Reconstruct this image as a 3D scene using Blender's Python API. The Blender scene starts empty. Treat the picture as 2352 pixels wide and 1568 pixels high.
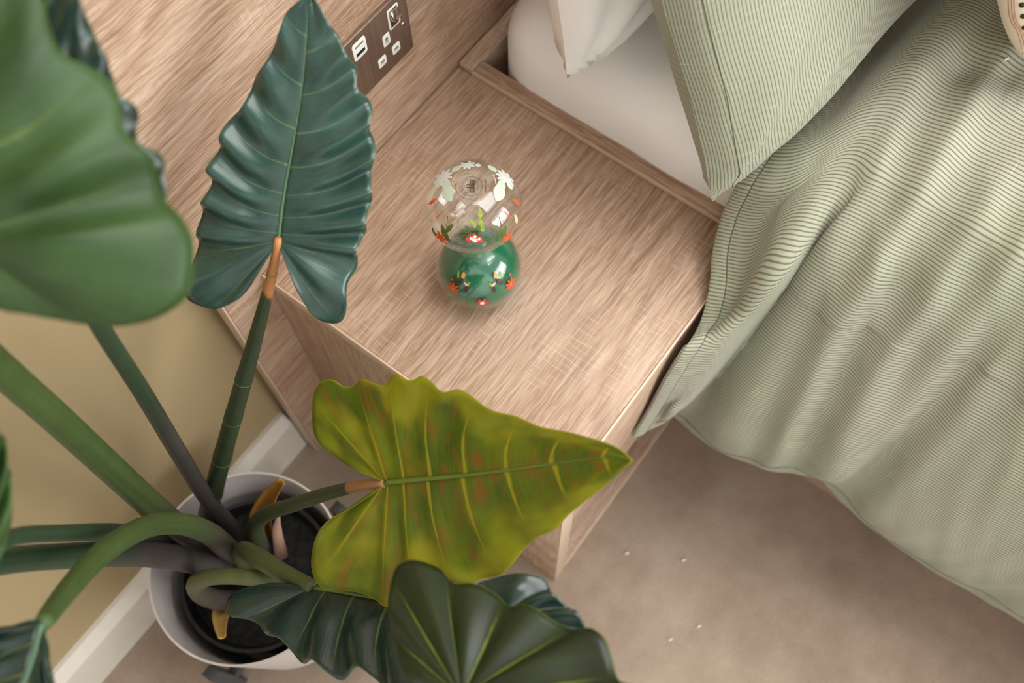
import bpy, bmesh, math, random
from mathutils import Vector, Matrix, noise
random.seed(7)
S = bpy.context.scene
COL = S.collection

# ------------------------------------------------------------------ camera, world, light, exposure
CAM_POS = Vector((-0.2208, -0.5171, 0.9379))
CAM_ROT = Matrix(((0.5989882, -0.8005736, -0.0171771),
                  (0.7389236, 0.5443418, 0.3970943),
                  (-0.3085530, -0.2505474, 0.9176170)))       # rows: camera right, up, back
FPX = 2287.12
cam_data = bpy.data.cameras.new('camera')
cam = bpy.data.objects.new('camera', cam_data)
COL.objects.link(cam)
cam.matrix_world = Matrix.Translation(CAM_POS) @ CAM_ROT.transposed().to_4x4()
cam_data.sensor_width = 36.0
cam_data.lens = FPX / 2352 * 36.0
cam_data.clip_start = 0.02
cam_data.dof.use_dof = True
cam_data.dof.focus_distance = 0.90
cam_data.dof.aperture_fstop = 4.6
S.camera = cam

world = bpy.data.worlds.new('world')
S.world = world
world.use_nodes = True
bg = world.node_tree.nodes['Background']
bg.inputs[0].default_value = (0.93, 0.96, 1.0, 1)
bg.inputs[1].default_value = 0.66

def area(name, loc, target, sx, sy, power, color):
    d = bpy.data.lights.new(name, 'AREA')
    d.shape = 'RECTANGLE'; d.size = sx; d.size_y = sy
    d.energy = power; d.color = color
    o = bpy.data.objects.new(name, d)
    COL.objects.link(o)
    o.location = loc
    o.rotation_euler = (Vector(target) - Vector(loc)).to_track_quat('-Z', 'Y').to_euler()
    return o
# daylight entering by the wide window in the wall facing the headboard
area('window_daylight', (0.95, -3.42, 1.0), (0.25, -0.35, 0.0), 2.5, 1.5, 95, (0.97, 0.985, 1.0))
# broad ceiling light over the middle of the bed
area('ceiling_light', (0.85, -0.85, 1.90), (0.85, -0.85, 0.0), 1.5, 1.5, 43, (1.0, 0.985, 0.965))

S.view_settings.view_transform = 'Standard'
S.view_settings.look = 'None'
S.view_settings.gamma = 1.0
S.view_settings.use_curve_mapping = False
S.view_settings.exposure = 0.2

# ------------------------------------------------------------------ measured sizes (metres; z = 0 is the night stand top)
NW, ND, FLOOR = 0.338, 0.397, -0.4915
HBX = -0.0545            # free end of the headboard
WALL = 0.038             # painted wall behind the headboard

def ray(u, v):
    d = Vector(((u - 1176) / FPX, -(v - 784) / FPX, -1.0))
    return CAM_ROT.transposed() @ d
def onZ(u, v, z):
    d = ray(u, v); return CAM_POS + d * ((z - CAM_POS.z) / d.z)
def onY(u, v, y):
    d = ray(u, v); return CAM_POS + d * ((y - CAM_POS.y) / d.y)
def onX(u, v, x):
    d = ray(u, v); return CAM_POS + d * ((x - CAM_POS.x) / d.x)
def dep(u, v, t):
    return CAM_POS + ray(u, v) * t

# ------------------------------------------------------------------ object helpers
def thing(name, loc, label, cat, group=None):
    o = bpy.data.objects.new(name, None); COL.objects.link(o)
    o.empty_display_size = 0.05
    o.location = loc
    o['label'] = label; o['category'] = cat
    if group: o['group'] = group
    return o
def world_of(o):
    v = Vector((0, 0, 0))
    while o: v += o.location; o = o.parent
    return v
def make(name, verts, faces, mat, parent=None, smooth=True, uvs=None, label=None, autosmooth=None, origin=None):
    """verts in world coordinates; uvs: one pair per vertex"""
    off = world_of(parent) if parent else Vector((0, 0, 0))
    verts = [Vector(v) for v in verts]
    if origin is None:
        if parent: lo = Vector((0, 0, 0))
        else:
            lo = sum(verts, Vector()) / len(verts); lo.z = min(v.z for v in verts)
    else: lo = Vector(origin) - off
    me = bpy.data.meshes.new(name)
    me.from_pydata([v - off - lo for v in verts], [], faces)
    if smooth: me.polygons.foreach_set('use_smooth', [True] * len(me.polygons))
    if uvs:
        l = me.uv_layers.new(name='UVMap')
        for lp in me.loops: l.data[lp.index].uv = uvs[lp.vertex_index]
    me.validate(); me.update()
    if autosmooth is not None: me.set_sharp_from_angle(angle=autosmooth)
    o = bpy.data.objects.new(name, me); COL.objects.link(o)
    o.location = lo
    if parent: o.parent = parent
    if mat: me.materials.append(mat)
    if label: o['label'] = label
    return o
def tag(o, label, cat, group=None):
    o['label'] = label; o['category'] = cat
    if group: o['group'] = group
    return o
def structure(o, label=None):
    o['kind'] = 'structure'
    if label: o['label'] = label
    return o
def bm_data(bm):
    bm.verts.ensure_lookup_table()
    v = [x.co.copy() for x in bm.verts]; f = [[q.index for q in p.verts] for p in bm.faces]
    bm.free(); return v, f
def box_data(x0, x1, y0, y1, z0, z1, bev=0.0, seg=2):
    bm = bmesh.new()
    bmesh.ops.create_cube(bm, size=1)
    for v in bm.verts:
        v.co = Vector(((x0 + x1) / 2 + v.co.x * (x1 - x0), (y0 + y1) / 2 + v.co.y * (y1 - y0), (z0 + z1) / 2 + v.co.z * (z1 - z0)))
    if bev > 0:
        bmesh.ops.bevel(bm, geom=list(bm.edges), offset=bev, segments=seg, profile=0.5, affect='EDGES')
    return bm_data(bm)
def box(name, x0, x1, y0, y1, z0, z1, mat, parent=None, bev=0.0, seg=2, label=None):
    v, f = box_data(x0, x1, y0, y1, z0, z1, bev, seg)
    return make(name, v, f, mat, parent, smooth=bev > 0, autosmooth=math.radians(50) if bev > 0 else None, label=label)
def lathe_data(prof, c=(0, 0), seg=64, close=False):
    """prof: list of (r, z)"""
    v, f = [], []
    n = len(prof)
    for r, z in prof:
        for k in range(seg):
            a = 2 * math.pi * k / seg
            v.append((c[0] + r * math.cos(a), c[1] + r * math.sin(a), z))
    rng = n if close else n - 1
    for i in range(rng):
        i2 = (i + 1) % n
        for k in range(seg):
            k2 = (k + 1) % seg
            f.append((i * seg + k, i * seg + k2, i2 * seg + k2, i2 * seg + k))
    return v, f
def catmull(pts, n, closed=False):
    """resample a polyline of Vectors through Catmull-Rom, n points evenly spaced by length"""
    P = [Vector(p) for p in pts]
    dense = []
    m = len(P)
    for i in range(m - 1):
        p0 = P[i - 1] if i > 0 else P[0] * 2 - P[1]
        p1, p2 = P[i], P[i + 1]
        p3 = P[i + 2] if i + 2 < m else P[-1] * 2 - P[-2]
        # centripetal knots keep uneven spacing from overshooting
        t01 = max(1e-6, (p1 - p0).length ** .5); t12 = max(1e-6, (p2 - p1).length ** .5); t23 = max(1e-6, (p3 - p2).length ** .5)
        m1 = (p2 - p1) + t12 * ((p1 - p0) / t01 - (p2 - p0) / (t01 + t12))
        m2 = (p2 - p1) + t12 * ((p3 - p2) / t23 - (p3 - p1) / (t12 + t23))
        for k in range(16):
            t = k / 16; t2 = t * t; t3 = t2 * t
            dense.append((2 * t3 - 3 * t2 + 1) * p1 + (t3 - 2 * t2 + t) * m1 + (-2 * t3 + 3 * t2) * p2 + (t3 - t2) * m2)
    dense.append(P[-1])
    acc = [0.0]
    for a, b in zip(dense, dense[1:]): acc.append(acc[-1] + (b - a).length)
    L = acc[-1]; out = []; j = 0
    for k in range(n):
        s = L * k / (n - 1)
        while j < len(acc) - 2 and acc[j + 1] < s: j += 1
        d = acc[j + 1] - acc[j]
        t = 0 if d < 1e-12 else (s - acc[j]) / d
        out.append(dense[j].lerp(dense[j + 1], min(1, max(0, t))))
    return out
def lin(keys, x):
    """keys: [(x, value)...]"""
    if x <= keys[0][0]: return keys[0][1]
    for (a, p), (b, q) in zip(keys, keys[1:]):
        if x <= b: return p + (q - p) * (x - a) / (b - a)
    return keys[-1][1]
def tube_data(path, radii, seg=12, cap=True, squash=1.0):
    """path: resampled Vectors; radii list of same length; parallel transport frame"""
    n = len(path); v, f, uv = [], [], []
    t = (path[1] - path[0]).normalized()
    up = t.orthogonal().normalized()
    for i in range(n):
        tt = (path[min(i + 1, n - 1)] - path[max(i - 1, 0)]).normalized()
        up = (up - tt * up.dot(tt)).normalized(); sd = tt.cross(up)
        for k in range(seg):
            a = 2 * math.pi * k / seg
            v.append(path[i] + radii[i] * (math.cos(a) * up * squash + math.sin(a) * sd)); uv.append((k / seg, i / (n - 1)))
    for i in range(n - 1):
        for k in range(seg):
            k2 = (k + 1) % seg
            f.append((i * seg + k, i * seg + k2, (i + 1) * seg + k2, (i + 1) * seg + k))
    if cap:
        f.append(tuple(range(seg))[::-1]); f.append(tuple((n - 1) * seg + k for k in range(seg)))
    return v, f, uv

# ------------------------------------------------------------------ materials
def srgb(r, g, b):
    def c(x):
        x /= 255
        return x / 12.92 if x <= .04045 else ((x + .055) / 1.055) ** 2.4
    return (c(r), c(g), c(b), 1)
class NT:
    def __init__(s, name):
        s.m = bpy.data.materials.new(name); s.m.use_nodes = True
        s.t = s.m.node_tree; s.b = s.t.nodes['Principled BSDF']; s.out = s.t.nodes['Material Output']
    def n(s, kind, **kw):
        x = s.t.nodes.new(kind)
        for k, v in kw.items(): setattr(x, k, v)
        return x
    def l(s, a, b): s.t.links.new(a, b)
    def coord(s, which='Object'): return s.n('ShaderNodeTexCoord').outputs[which]
    def mapping(s, vec, scale=(1, 1, 1), rot=(0, 0, 0), loc=(0, 0, 0)):
        x = s.n('ShaderNodeMapping'); s.l(vec, x.inputs[0])
        x.inputs['Scale'].default_value = scale; x.inputs['Rotation'].default_value = rot; x.inputs['Location'].default_value = loc
        return x.outputs[0]
    def noise(s, vec, scale=1, detail=3, rough=.5, dist=0):
        x = s.n('ShaderNodeTexNoise'); s.l(vec, x.inputs['Vector'])
        x.inputs['Scale'].default_value = scale; x.inputs['Detail'].default_value = detail
        x.inputs['Roughness'].default_value = rough; x.inputs['Distortion'].default_value = dist
        return x.outputs[0]
    def math(s, op, a, b=None, c=None):
        x = s.n('ShaderNodeMath', operation=op)
        for i, v in enumerate((a, b, c)):
            if v is None: continue
            if hasattr(v, 'is_output'): s.l(v, x.inputs[i])
            else: x.inputs[i].default_value = v
        return x.outputs[0]
    def ramp(s, fac, stops):
        x = s.n('ShaderNodeValToRGB'); s.l(fac, x.inputs[0])
        e = x.color_ramp.elements
        while len(e) < len(stops): e.new(0.5)
        for q, (p, c) in zip(e, stops):
            q.position = p; q.color = c if len(c) == 4 else (*c, 1)
        return x.outputs[0]
    def fac(s, f, a, b):
        """clamped smooth step of f between a and b, 0..1"""
        x = s.n('ShaderNodeMapRange', interpolation_type='SMOOTHSTEP'); s.l(f, x.inputs[0])
        x.inputs[1].default_value = a; x.inputs[2].default_value = b
        return x.outputs[0]
    def mix(s, f, a, b, blend='MIX'):
        x = s.n('ShaderNodeMix', data_type='RGBA', blend_type=blend)
        for i, v in ((0, f), (6, a), (7, b)):
            if hasattr(v, 'is_output'): s.l(v, x.inputs[i])
            else: x.inputs[i].default_value = v
        return x.outputs[2]
    def color(s, c):
        if hasattr(c, 'is_output'): s.l(c, s.b.inputs['Base Color'])
        else: s.b.inputs['Base Color'].default_value = c
    def set(s, rough=None, spec=None, metal=None):
        if rough is not None: s.b.inputs['Roughness'].default_value = rough
        if spec is not None: s.b.inputs['Specular IOR Level'].default_value = spec
        if metal is not None: s.b.inputs['Metallic'].default_value = metal
    def bump(s, h, strength=.2, dist=.001):
        x = s.n('ShaderNodeBump'); s.l(h, x.inputs['Height'])
        x.inputs['Strength'].default_value = strength; x.inputs['Distance'].default_value = dist
        s.l(x.outputs[0], s.b.inputs['Normal'])

def plain(name, c, rough=.5, spec=.5, metal=0, vary=.06, vscale=40):
    m = NT(name)
    n = m.noise(m.coord(), vscale, 3)
    d = tuple(x * (1 - vary) for x in c[:3]) + (1,)
    h = tuple(min(1, x * (1 + vary)) for x in c[:3]) + (1,)
    m.color(m.ramp(n, [(.3, d), (.7, h)])); m.set(rough, spec, metal)
    return m.m

def wood(name, rot=(0, 0, 0), seed=0.0, tone=1.0):
    """sawn light oak decor; grain along local x of the rotated coordinates"""
    m = NT(name)
    p = m.mapping(m.coord(), rot=rot, loc=(seed, seed * 1.7, seed * .6))
    wob = m.n('ShaderNodeTexNoise'); m.l(m.mapping(p, (2.2, 7, 7)), wob.inputs['Vector']); wob.inputs['Scale'].default_value = 1; wob.inputs['Detail'].default_value = 2
    off = m.n('ShaderNodeVectorMath', operation='SCALE'); m.l(wob.outputs['Color'], off.inputs[0]); off.inputs['Scale'].default_value = .014
    pa = m.n('ShaderNodeVectorMath', operation='ADD'); m.l(p, pa.inputs[0]); m.l(off.outputs[0], pa.inputs[1])
    w2 = m.n('ShaderNodeTexNoise'); m.l(m.mapping(p, (26, 60, 60)), w2.inputs['Vector']); w2.inputs['Scale'].default_value = 1; w2.inputs['Detail'].default_value = 1
    o2 = m.n('ShaderNodeVectorMath', operation='SCALE'); m.l(w2.outputs['Color'], o2.inputs[0]); o2.inputs['Scale'].default_value = .0045
    pb = m.n('ShaderNodeVectorMath', operation='ADD'); m.l(pa.outputs[0], pb.inputs[0]); m.l(o2.outputs[0], pb.inputs[1])
    pw = pb.outputs[0]
    fine = m.fac(m.noise(m.mapping(pw, (22, 640, 640)), 1, 3, .6), .34, .66)
    mid = m.noise(m.mapping(pw, (5, 190, 190)), 1, 4, .6)
    broad = m.noise(m.mapping(pw, (1.2, 11, 11)), 1, 2, .5)
    rn = m.noise(m.mapping(pw, (1.5, 5.5, 5.5)), 1, 1, .4)
    rings = m.math('MULTIPLY', m.math('SINE', m.math('MULTIPLY', rn, 120)), m.math('MULTIPLY', m.fac(rn, .50, .62), .05))
    v = m.math('ADD', m.math('MULTIPLY', fine, .24), m.math('MULTIPLY', mid, .42))
    v = m.math('ADD', v, m.math('MULTIPLY', broad, .24))
    v = m.math('ADD', v, rings)
    a = tuple(x * tone for x in srgb(142, 111, 87)[:3]) + (1,)
    b = tuple(x * tone for x in srgb(172, 142, 118)[:3]) + (1,)
    c = tuple(x * tone for x in srgb(196, 170, 148)[:3]) + (1,)
    col = m.ramp(v, [(.28, a), (.45, b), (.64, c)])
    # saw marks: pale thin lines across the grain, in patches
    mask = m.fac(m.noise(m.mapping(p, (7, 13, 13)), 1, 2, .5), .52, .62)
    sx = m.n('ShaderNodeSeparateXYZ'); m.l(pw, sx.inputs[0])
    jit = m.noise(m.mapping(p, (60, 9, 9)), 1, 1)
    cross = m.math('ADD', m.math('MULTIPLY', sx.outputs[0], 118), m.math('MULTIPLY', jit, 1.5))
    cl = m.fac(m.math('ABSOLUTE', m.math('SUBTRACT', m.math('FRACT', cross), .5)), .11, .02)
    brk = m.fac(m.noise(m.mapping(p, (30, 60, 60)), 1, 2), .40, .60)
    lines = m.math('MULTIPLY', m.math('MULTIPLY', cl, mask), m.math('MULTIPLY', brk, .26))
    col = m.mix(lines, col, tuple(x * tone for x in srgb(226, 198, 172)[:3]) + (1,))
    m.color(col); m.set(.42, .38)
    m.l(m.math('ADD', m.math('MULTIPLY', fine, .25), .36), m.b.inputs['Roughness'])
    m.bump(m.math('ADD', fine, m.math('MULTIPLY', lines, .5)), .12, .0006)
    return m.m
W_X = wood('oak_grain_across', (0, 0, 0), .3)
W_HB = wood('oak_headboard', (0, 0, 0), 2.1)
W_Z = wood('oak_grain_upright', (0, math.radians(90), 0), .9)
W_Y = wood('oak_grain_lengthways', (0, 0, math.radians(90)), 1.4)
EDGE = plain('oak_edge_band', srgb(206, 180, 156), .30, .5, vary=.05, vscale=90)
DARKGAP = plain('dark_recess_board', srgb(70, 48, 36), .7, .2)

# ------------------------------------------------------------------ the room
def floor_mat():
    m = NT('beige_carpet')
    p = m.coord()
    a = m.noise(p, 5.5, 4, .55); b = m.noise(p, 260, 2, .6); c = m.noise(p, 26, 3, .6)
    v = m.math('ADD', m.math('ADD', m.math('MULTIPLY', a, .6), m.math('MULTIPLY', b, .2)), m.math('MULTIPLY', c, .25))
    m.color(m.ramp(v, [(.35, srgb(130, 111, 95)), (.52, srgb(150, 132, 115)), (.7, srgb(167, 151, 133))]))
    m.set(.85, .25); m.bump(b, .3, .002)
    return m.m
structure(make('floor', [(-.80, -3.5, FLOOR), (2.85, -3.5, FLOOR), (2.85, WALL, FLOOR), (-.80, WALL, FLOOR)], [(0, 1, 2, 3)], floor_mat(), smooth=False),
          'beige mottled carpet floor')
paint = NT('tan_wall_paint')
n1 = paint.noise(paint.coord(), 600, 2); n2 = paint.noise(paint.coord(), 3, 2)
paint.color(paint.ramp(n2, [(.3, srgb(158, 139, 103)), (.7, srgb(165, 146, 110))])); paint.set(.75, .3); paint.bump(n1, .15, .0004)
structure(make('wall_back', [(-.80, WALL, FLOOR), (2.85, WALL, FLOOR), (2.85, WALL, 1.95), (-.80, WALL, 1.95)], [(0, 1, 2, 3)], paint.m, smooth=False),
          'tan painted wall behind the headboard')
SKIRT = plain('skirting_gloss', srgb(205, 197, 184), .4, .4, vary=.02)
# skirting board: flat face with a chamfered top, running up to the headboard end
sk = [(WALL, FLOOR), (WALL, FLOOR + .118), (WALL - .006, FLOOR + .118), (WALL - .017, FLOOR + .098), (WALL - .017, FLOOR)]
v = [(x, y, z) for x in (-.80, HBX - .003) for y, z in sk]
f = [(i, (i + 1) % 5, 5 + (i + 1) % 5, 5 + i) for i in range(5)] + [(4, 3, 2, 1, 0), (5, 6, 7, 8, 9)]
structure(make('baseboard_back', v, f, SKIRT, smooth=False), 'off white chamfered skirting board')
white_paint = plain('white_wall_paint', srgb(232, 232, 230), .8, .2, vary=.01, vscale=4)
structure(make('wall_right', [(2.85, -3.5, FLOOR), (2.85, WALL, FLOOR), (2.85, WALL, 1.95), (2.85, -3.5, 1.95)], [(0, 1, 2, 3)], white_paint, smooth=False), 'white painted wall across the bed')
structure(make('wall_left_added', [(-.80, -3.5, FLOOR), (-.80, WALL, FLOOR), (-.80, WALL, 1.95), (-.80, -3.5, 1.95)], [(3, 2, 1, 0)], white_paint, smooth=False), 'added unseen white wall that shades the plant corner')  # unseen wall, added to block ambient light and darken the plant corner
# wall with the window, facing the headboard
WY = -3.5
wx0, wx1, wz0, wz1 = -.35, 2.25, .18, 1.72
v = []; f = []
for (a0, a1, b0, b1) in ((-.80, wx0, FLOOR, 1.95), (wx1, 2.85, FLOOR, 1.95), (wx0, wx1, FLOOR, wz0), (wx0, wx1, wz1, 1.95)):
    k = len(v); v += [(a0, WY, b0), (a1, WY, b0), (a1, WY, b1), (a0, WY, b1)]; f.append((k, k + 1, k + 2, k + 3))
structure(make('wall_front', v, f, white_paint, smooth=False), 'white painted wall with the window')
wf_root = make('window_1', *box_data(wx0, wx1, WY - .05, WY + .03, wz0 - .04, wz0, .004), SKIRT)
structure(wf_root, 'white framed window')
for (a0, a1, b0, b1) in ((wx0, wx0 + .05, wz0, wz1), (wx1 - .05, wx1, wz0, wz1), (wx0 + .05, wx1 - .05, wz1 - .05, wz1), ((wx0 + wx1) / 2 - .03, (wx0 + wx1) / 2 + .03, wz0, wz1 - .05)):
    box('window_frame', a0, a1, WY - .04, WY, b0, b1, SKIRT, wf_root, .004)

# ------------------------------------------------------------------ headboard
hb = thing('headboard', (0.75, WALL / 2, FLOOR), 'wide light oak headboard panel fixed to the tan wall', 'headboard')
box('panel', HBX, 1.9, 0, .020, FLOOR, .78, W_HB, hb, .0008)
box('backing_batten', HBX + .004, 1.9, .021, WALL - .001, FLOOR + .0, .775, W_Z, hb, .001)
box('edge_strip', HBX - .0026, HBX - .0002, .0006, .0194, FLOOR, .78, EDGE, hb, .0004)

# ------------------------------------------------------------------ night stand
ns = thing('nightstand', (NW / 2, -ND / 2, FLOOR), 'light oak bedside cabinet with drawer, fixed between headboard and bed', 'nightstand')
PT = .024
box('top_panel', .0, NW - .001, -ND + .0030, -.0008, -.019, 0, W_X, ns, .0007)
box('front_edge_highlight_band', .0, NW - .001, -ND, -ND + .0029, -.019, 0, EDGE, ns, .0012, 3)  # edge banding, its pale strip widened to imitate the highlight along the edge
box('side_edge_band', -.0024, -.0001, -ND, -.0008, -.019, 0, EDGE, ns, .0004)
box('side_panel', .0006, PT, -ND + .0012, -.001, FLOOR, -.0195, W_Z, ns, .0006)
box('side_edge_strip', .0006, PT, -ND, -ND + .0011, FLOOR, -.0195, EDGE, ns, .0004)
box('side_panel', NW - PT, NW - .001, -ND + .0012, -.001, FLOOR, -.0195, W_Z, ns, .0006)
dr = box('drawer_front', PT + .003, NW - PT - .003, -ND + .0005, -ND + .018, -.252, -.0225, W_X, ns, .0007)
box('edge_strip', PT + .0018, PT + .0029, -ND + .0008, -ND + .0175, -.252, -.0225, EDGE, dr, .0004)
box('drawer_box', PT + .012, NW - PT - .012, -ND + .019, -.06, -.24, -.04, DARKGAP, dr)
box('shelf', PT + .0005, NW - PT - .0005, -ND + .030, -.002, -.275, -.257, W_X, ns, .0006)
box('base_board', PT + .0004, NW - PT - .0004, -ND + .0012, -.002, FLOOR, FLOOR + .030, W_X, ns, .0006)
box('base_edge_band', PT + .0004, NW - PT - .0004, -ND, -ND + .0011, FLOOR, FLOOR + .030, EDGE, ns, .0004)
box('back_board', PT + .001, NW - PT - .001, -.016, -.003, FLOOR + .031, -.276, W_X, ns)

# ------------------------------------------------------------------ bed frame
bf = thing('bed_frame', (1.05, -1.0, FLOOR), 'light oak bed base with side rail beside the night stand', 'bed')
RT = .006
box('side_rail', NW + .0002, NW + .019, -2.0, -.0215, FLOOR, RT, W_Y, bf, .0007)
box('rail_edge_band', NW - .0006, NW + .0001, -2.0, -.0215, -.02, RT + .0002, EDGE, bf)
box('head_rail', NW + .0002, 1.75, -.021, -.001, FLOOR, RT, W_X, bf, .0007)
box('head_rail_edge_band', NW + .0195, 1.75, -.0222, -.0214, -.02, RT + .0002, EDGE, bf)
box('side_rail', 1.731, 1.75, -2.0, -.0215, FLOOR, RT, W_Y, bf, .0007)
box('foot_rail', NW + .0195, 1.73, -2.0, -1.98, FLOOR, RT, W_X, bf, .0007)
box('base_deck', NW + .0195, 1.73, -1.979, -.0225, -.17, -.15, DARKGAP, bf)
hole = lathe_data([(0, 0), (.004, 0), (.004, .002), (0, .002)], seg=16)
sc = onX(1876, 1096, NW - .0003)
hv = [(sc.x - q[2] * .2, sc.y + q[0], sc.z + q[1]) for q in hole[0]]
make('screw_cap', hv, hole[1], DARKGAP, bf, label='dark screw hole cap')

# ------------------------------------------------------------------ socket plate
BRONZE = NT('brushed_bronze_metal')
bn = BRONZE.noise(BRONZE.mapping(BRONZE.coord(), (400, 400, 6)), 1, 3)
BRONZE.color(BRONZE.ramp(bn, [(.3, srgb(128, 108, 94)), (.7, srgb(146, 124, 108))])); BRONZE.set(.34, .5, .75)
WPL = plain('white_socket_plastic', srgb(226, 224, 216), .35, .4, vary=.015)
DPL = plain('dark_socket_slot', srgb(24, 24, 23), .6, .3)
CHR = plain('bright_chrome_rocker', srgb(190, 178, 165), .18, .5, 1.0, vary=.02)
px1, pz0 = .2684, .1038
px0, pz1 = px1 - .146, pz0 + .086
so = thing('wall_socket', ((px0 + px1) / 2, -.004, pz0), 'brushed bronze double wall socket plate with white inserts on the headboard', 'socket')
def rounded_plate(name, x0, x1, z0, z1, y0, y1, r, mat, parent, bev=.0006, label=None):
    bm = bmesh.new(); pts = []
    for (cx, cz, a0) in ((x1 - r, z1 - r, 0), (x0 + r, z1 - r, 90), (x0 + r, z0 + r, 180), (x1 - r, z0 + r, 270)):
        for k in range(6):
            a = math.radians(a0 + 90 * k / 5); pts.append((cx + r * math.cos(a), y1, cz + r * math.sin(a)))
    f0 = bm.faces.new([bm.verts.new(p) for p in pts])
    e = bmesh.ops.extrude_face_region(bm, geom=[f0])
    nv = [q for q in e['geom'] if isinstance(q, bmesh.types.BMVert)]
    for q in nv: q.co.y = y0
    bmesh.ops.recalc_face_normals(bm, faces=bm.faces)
    fr = [ed for ed in bm.edges if all(abs(q.co.y - y0) < 1e-7 for q in ed.verts)]
    bmesh.ops.bevel(bm, geom=fr, offset=bev, segments=2, profile=.5, affect='EDGES')
    v, f = bm_data(bm)
    return make(name, v, f, mat, parent, autosmooth=math.radians(40), label=label)
rounded_plate('face_plate', px0, px1, pz0, pz1, -.0046, -.0004, .0035, BRONZE.m, so, .0009)
def insert(name, cx, cz, w, h, r=.0022, parent=so, mat=WPL, y=-.0052):
    return rounded_plate(name, cx - w / 2, cx + w / 2, cz - h / 2, cz + h / 2, y, -.0040, r, mat, parent, .0003)
for half in (0, -1):       # right gang as in the photo; the far gang carries the USB module and a second rocker
    if half == 0:
        bz = insert('switch_bezel', .2475, .1685, .0165, .0270)
        rounded_plate('rocker_recess', .2475 - .0060, .2475 + .0060, .1685 - .0112, .1685 + .0112, -.0054, -.0050, .001, plain('rocker_well', srgb(120, 98, 82), .35, .5, .9), bz, .0001)
        v, f = box_data(-.0056, .0056, -.0032, .0032, -.0055, .0055, .0007)
        rm = Matrix.Rotation(math.radians(-24), 3, 'X')
        make('rocker', [rm @ q + Vector((.2475, -.0068, .1735)) for q in v], f, CHR, bz, autosmooth=math.radians(40))
for (cx, cz, w, h, sw, sh) in ((.2325, .1490, .0105, .0155, .0042, .0080), (.2432, .1263, .0118, .0125, .0064, .0042), (.2215, .1268, .0118, .0125, .0064, .0042)):
    ins = insert('pin_insert', cx, cz, w, h)
    rounded_plate('pin_shutter', cx - sw / 2, cx + sw / 2, cz - sh / 2, cz + sh / 2, -.0054, -.0050, .0006,
                  plain('grey_shutter', srgb(168, 166, 158), .4), ins, .0001)
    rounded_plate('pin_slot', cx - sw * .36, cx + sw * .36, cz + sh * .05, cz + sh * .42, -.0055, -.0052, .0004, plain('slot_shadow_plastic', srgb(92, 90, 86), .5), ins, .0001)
usb = insert('usb_module', .1965, .1705, .0190, .0225, .003)
for cz, hh, mt in ((.1765, .0022, plain('grey_port', srgb(120, 120, 116), .4)), (.1660, .0040, DPL)):
    rounded_plate('usb_port', .1965 - .0062, .1965 + .0062, cz - hh / 2, cz + hh / 2, -.0055, -.0051, .0006, mt, usb, .0001)
v, f = lathe_data([(.0001, 0), (.0022, 0), (.0027, .0006), (.0027, .0016), (.0001, .0016)], seg=20)
scr = make('screw', [(.2585 + a, -.0046 - .0012 + c, .1475 + b) for a, b, c in v], f, CHR, so)
box('screw_slot', .2585 - .0021, .2585 + .0021, -.0060, -.0057, .1472, .1478, DPL, scr)

# ------------------------------------------------------------------ glass vase
VC = (.127, -.196)
vz = thing('glass_vase', (VC[0], VC[1], 0), 'double bubble glass vase with green lower bowl and painted flowers on the night stand', 'vase')
def glass_mat(name, tint, gain=1.0):
    m = NT(name)
    tr = m.n('ShaderNodeBsdfTransparent'); tr.inputs[0].default_value = tint
    gl = m.n('ShaderNodeBsdfGlossy'); gl.inputs['Roughness'].default_value = .02; gl.inputs[0].default_value = (1, 1, 1, 1)
    lw = m.n('ShaderNodeLayerWeight'); lw.inputs[0].default_value = .5
    fz = m.math('ADD', m.math('MULTIPLY', m.math('POWER', lw.outputs['Facing'], 4.0), .75), .045)
    nz = m.noise(m.coord(), 60, 2)
    fm = m.math('MULTIPLY', m.math('ADD', fz, m.math('MULTIPLY', nz, .01)), gain)
    mx = m.n('ShaderNodeMixShader'); m.l(fm, mx.inputs[0]); m.l(tr.outputs[0], mx.inputs[1]); m.l(gl.outputs[0], mx.inputs[2])
    m.l(mx.outputs[0], m.out.inputs[0])
    return m.m
GLASS = glass_mat('clear_glass', (.97, .985, .975, 1))
UC, UA, UB = .1625, .0450, .0360
LC, LA, LB = .0445, .0440, .0440
TOPR = .0165
def upper_rz(phi):   # phi: angle from the top pole
    return UA * math.sin(phi), UC + UB * math.cos(phi)
def lower_rz(phi):
    return LA * math.sin(phi), LC + LB * math.cos(phi)
phi_top = math.asin(TOPR / UA)
prof = []
zt = UC + UB * math.cos(phi_top)
for k in range(8): prof.append((TOPR * k / 8 + 1e-5, zt - .0008 + .0006 * (k / 8) ** 2))
for k in range(37): prof.append(upper_rz(phi_top + (math.pi - .45 - phi_top) * k / 36))
r1, z1 = prof[-1]
phi_l = .42
r2, z2 = lower_rz(phi_l)
for k in range(1, 8):
    t = k / 8; prof.append((r1 + (r2 - r1) * t - .0045 * math.sin(math.pi * t), z1 + (z2 - z1) * t))
for k in range(33): prof.append(lower_rz(phi_l + (math.pi - .38 - phi_l) * k / 32))
prof.append((1e-5, prof[-1][1] + .0004))
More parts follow.
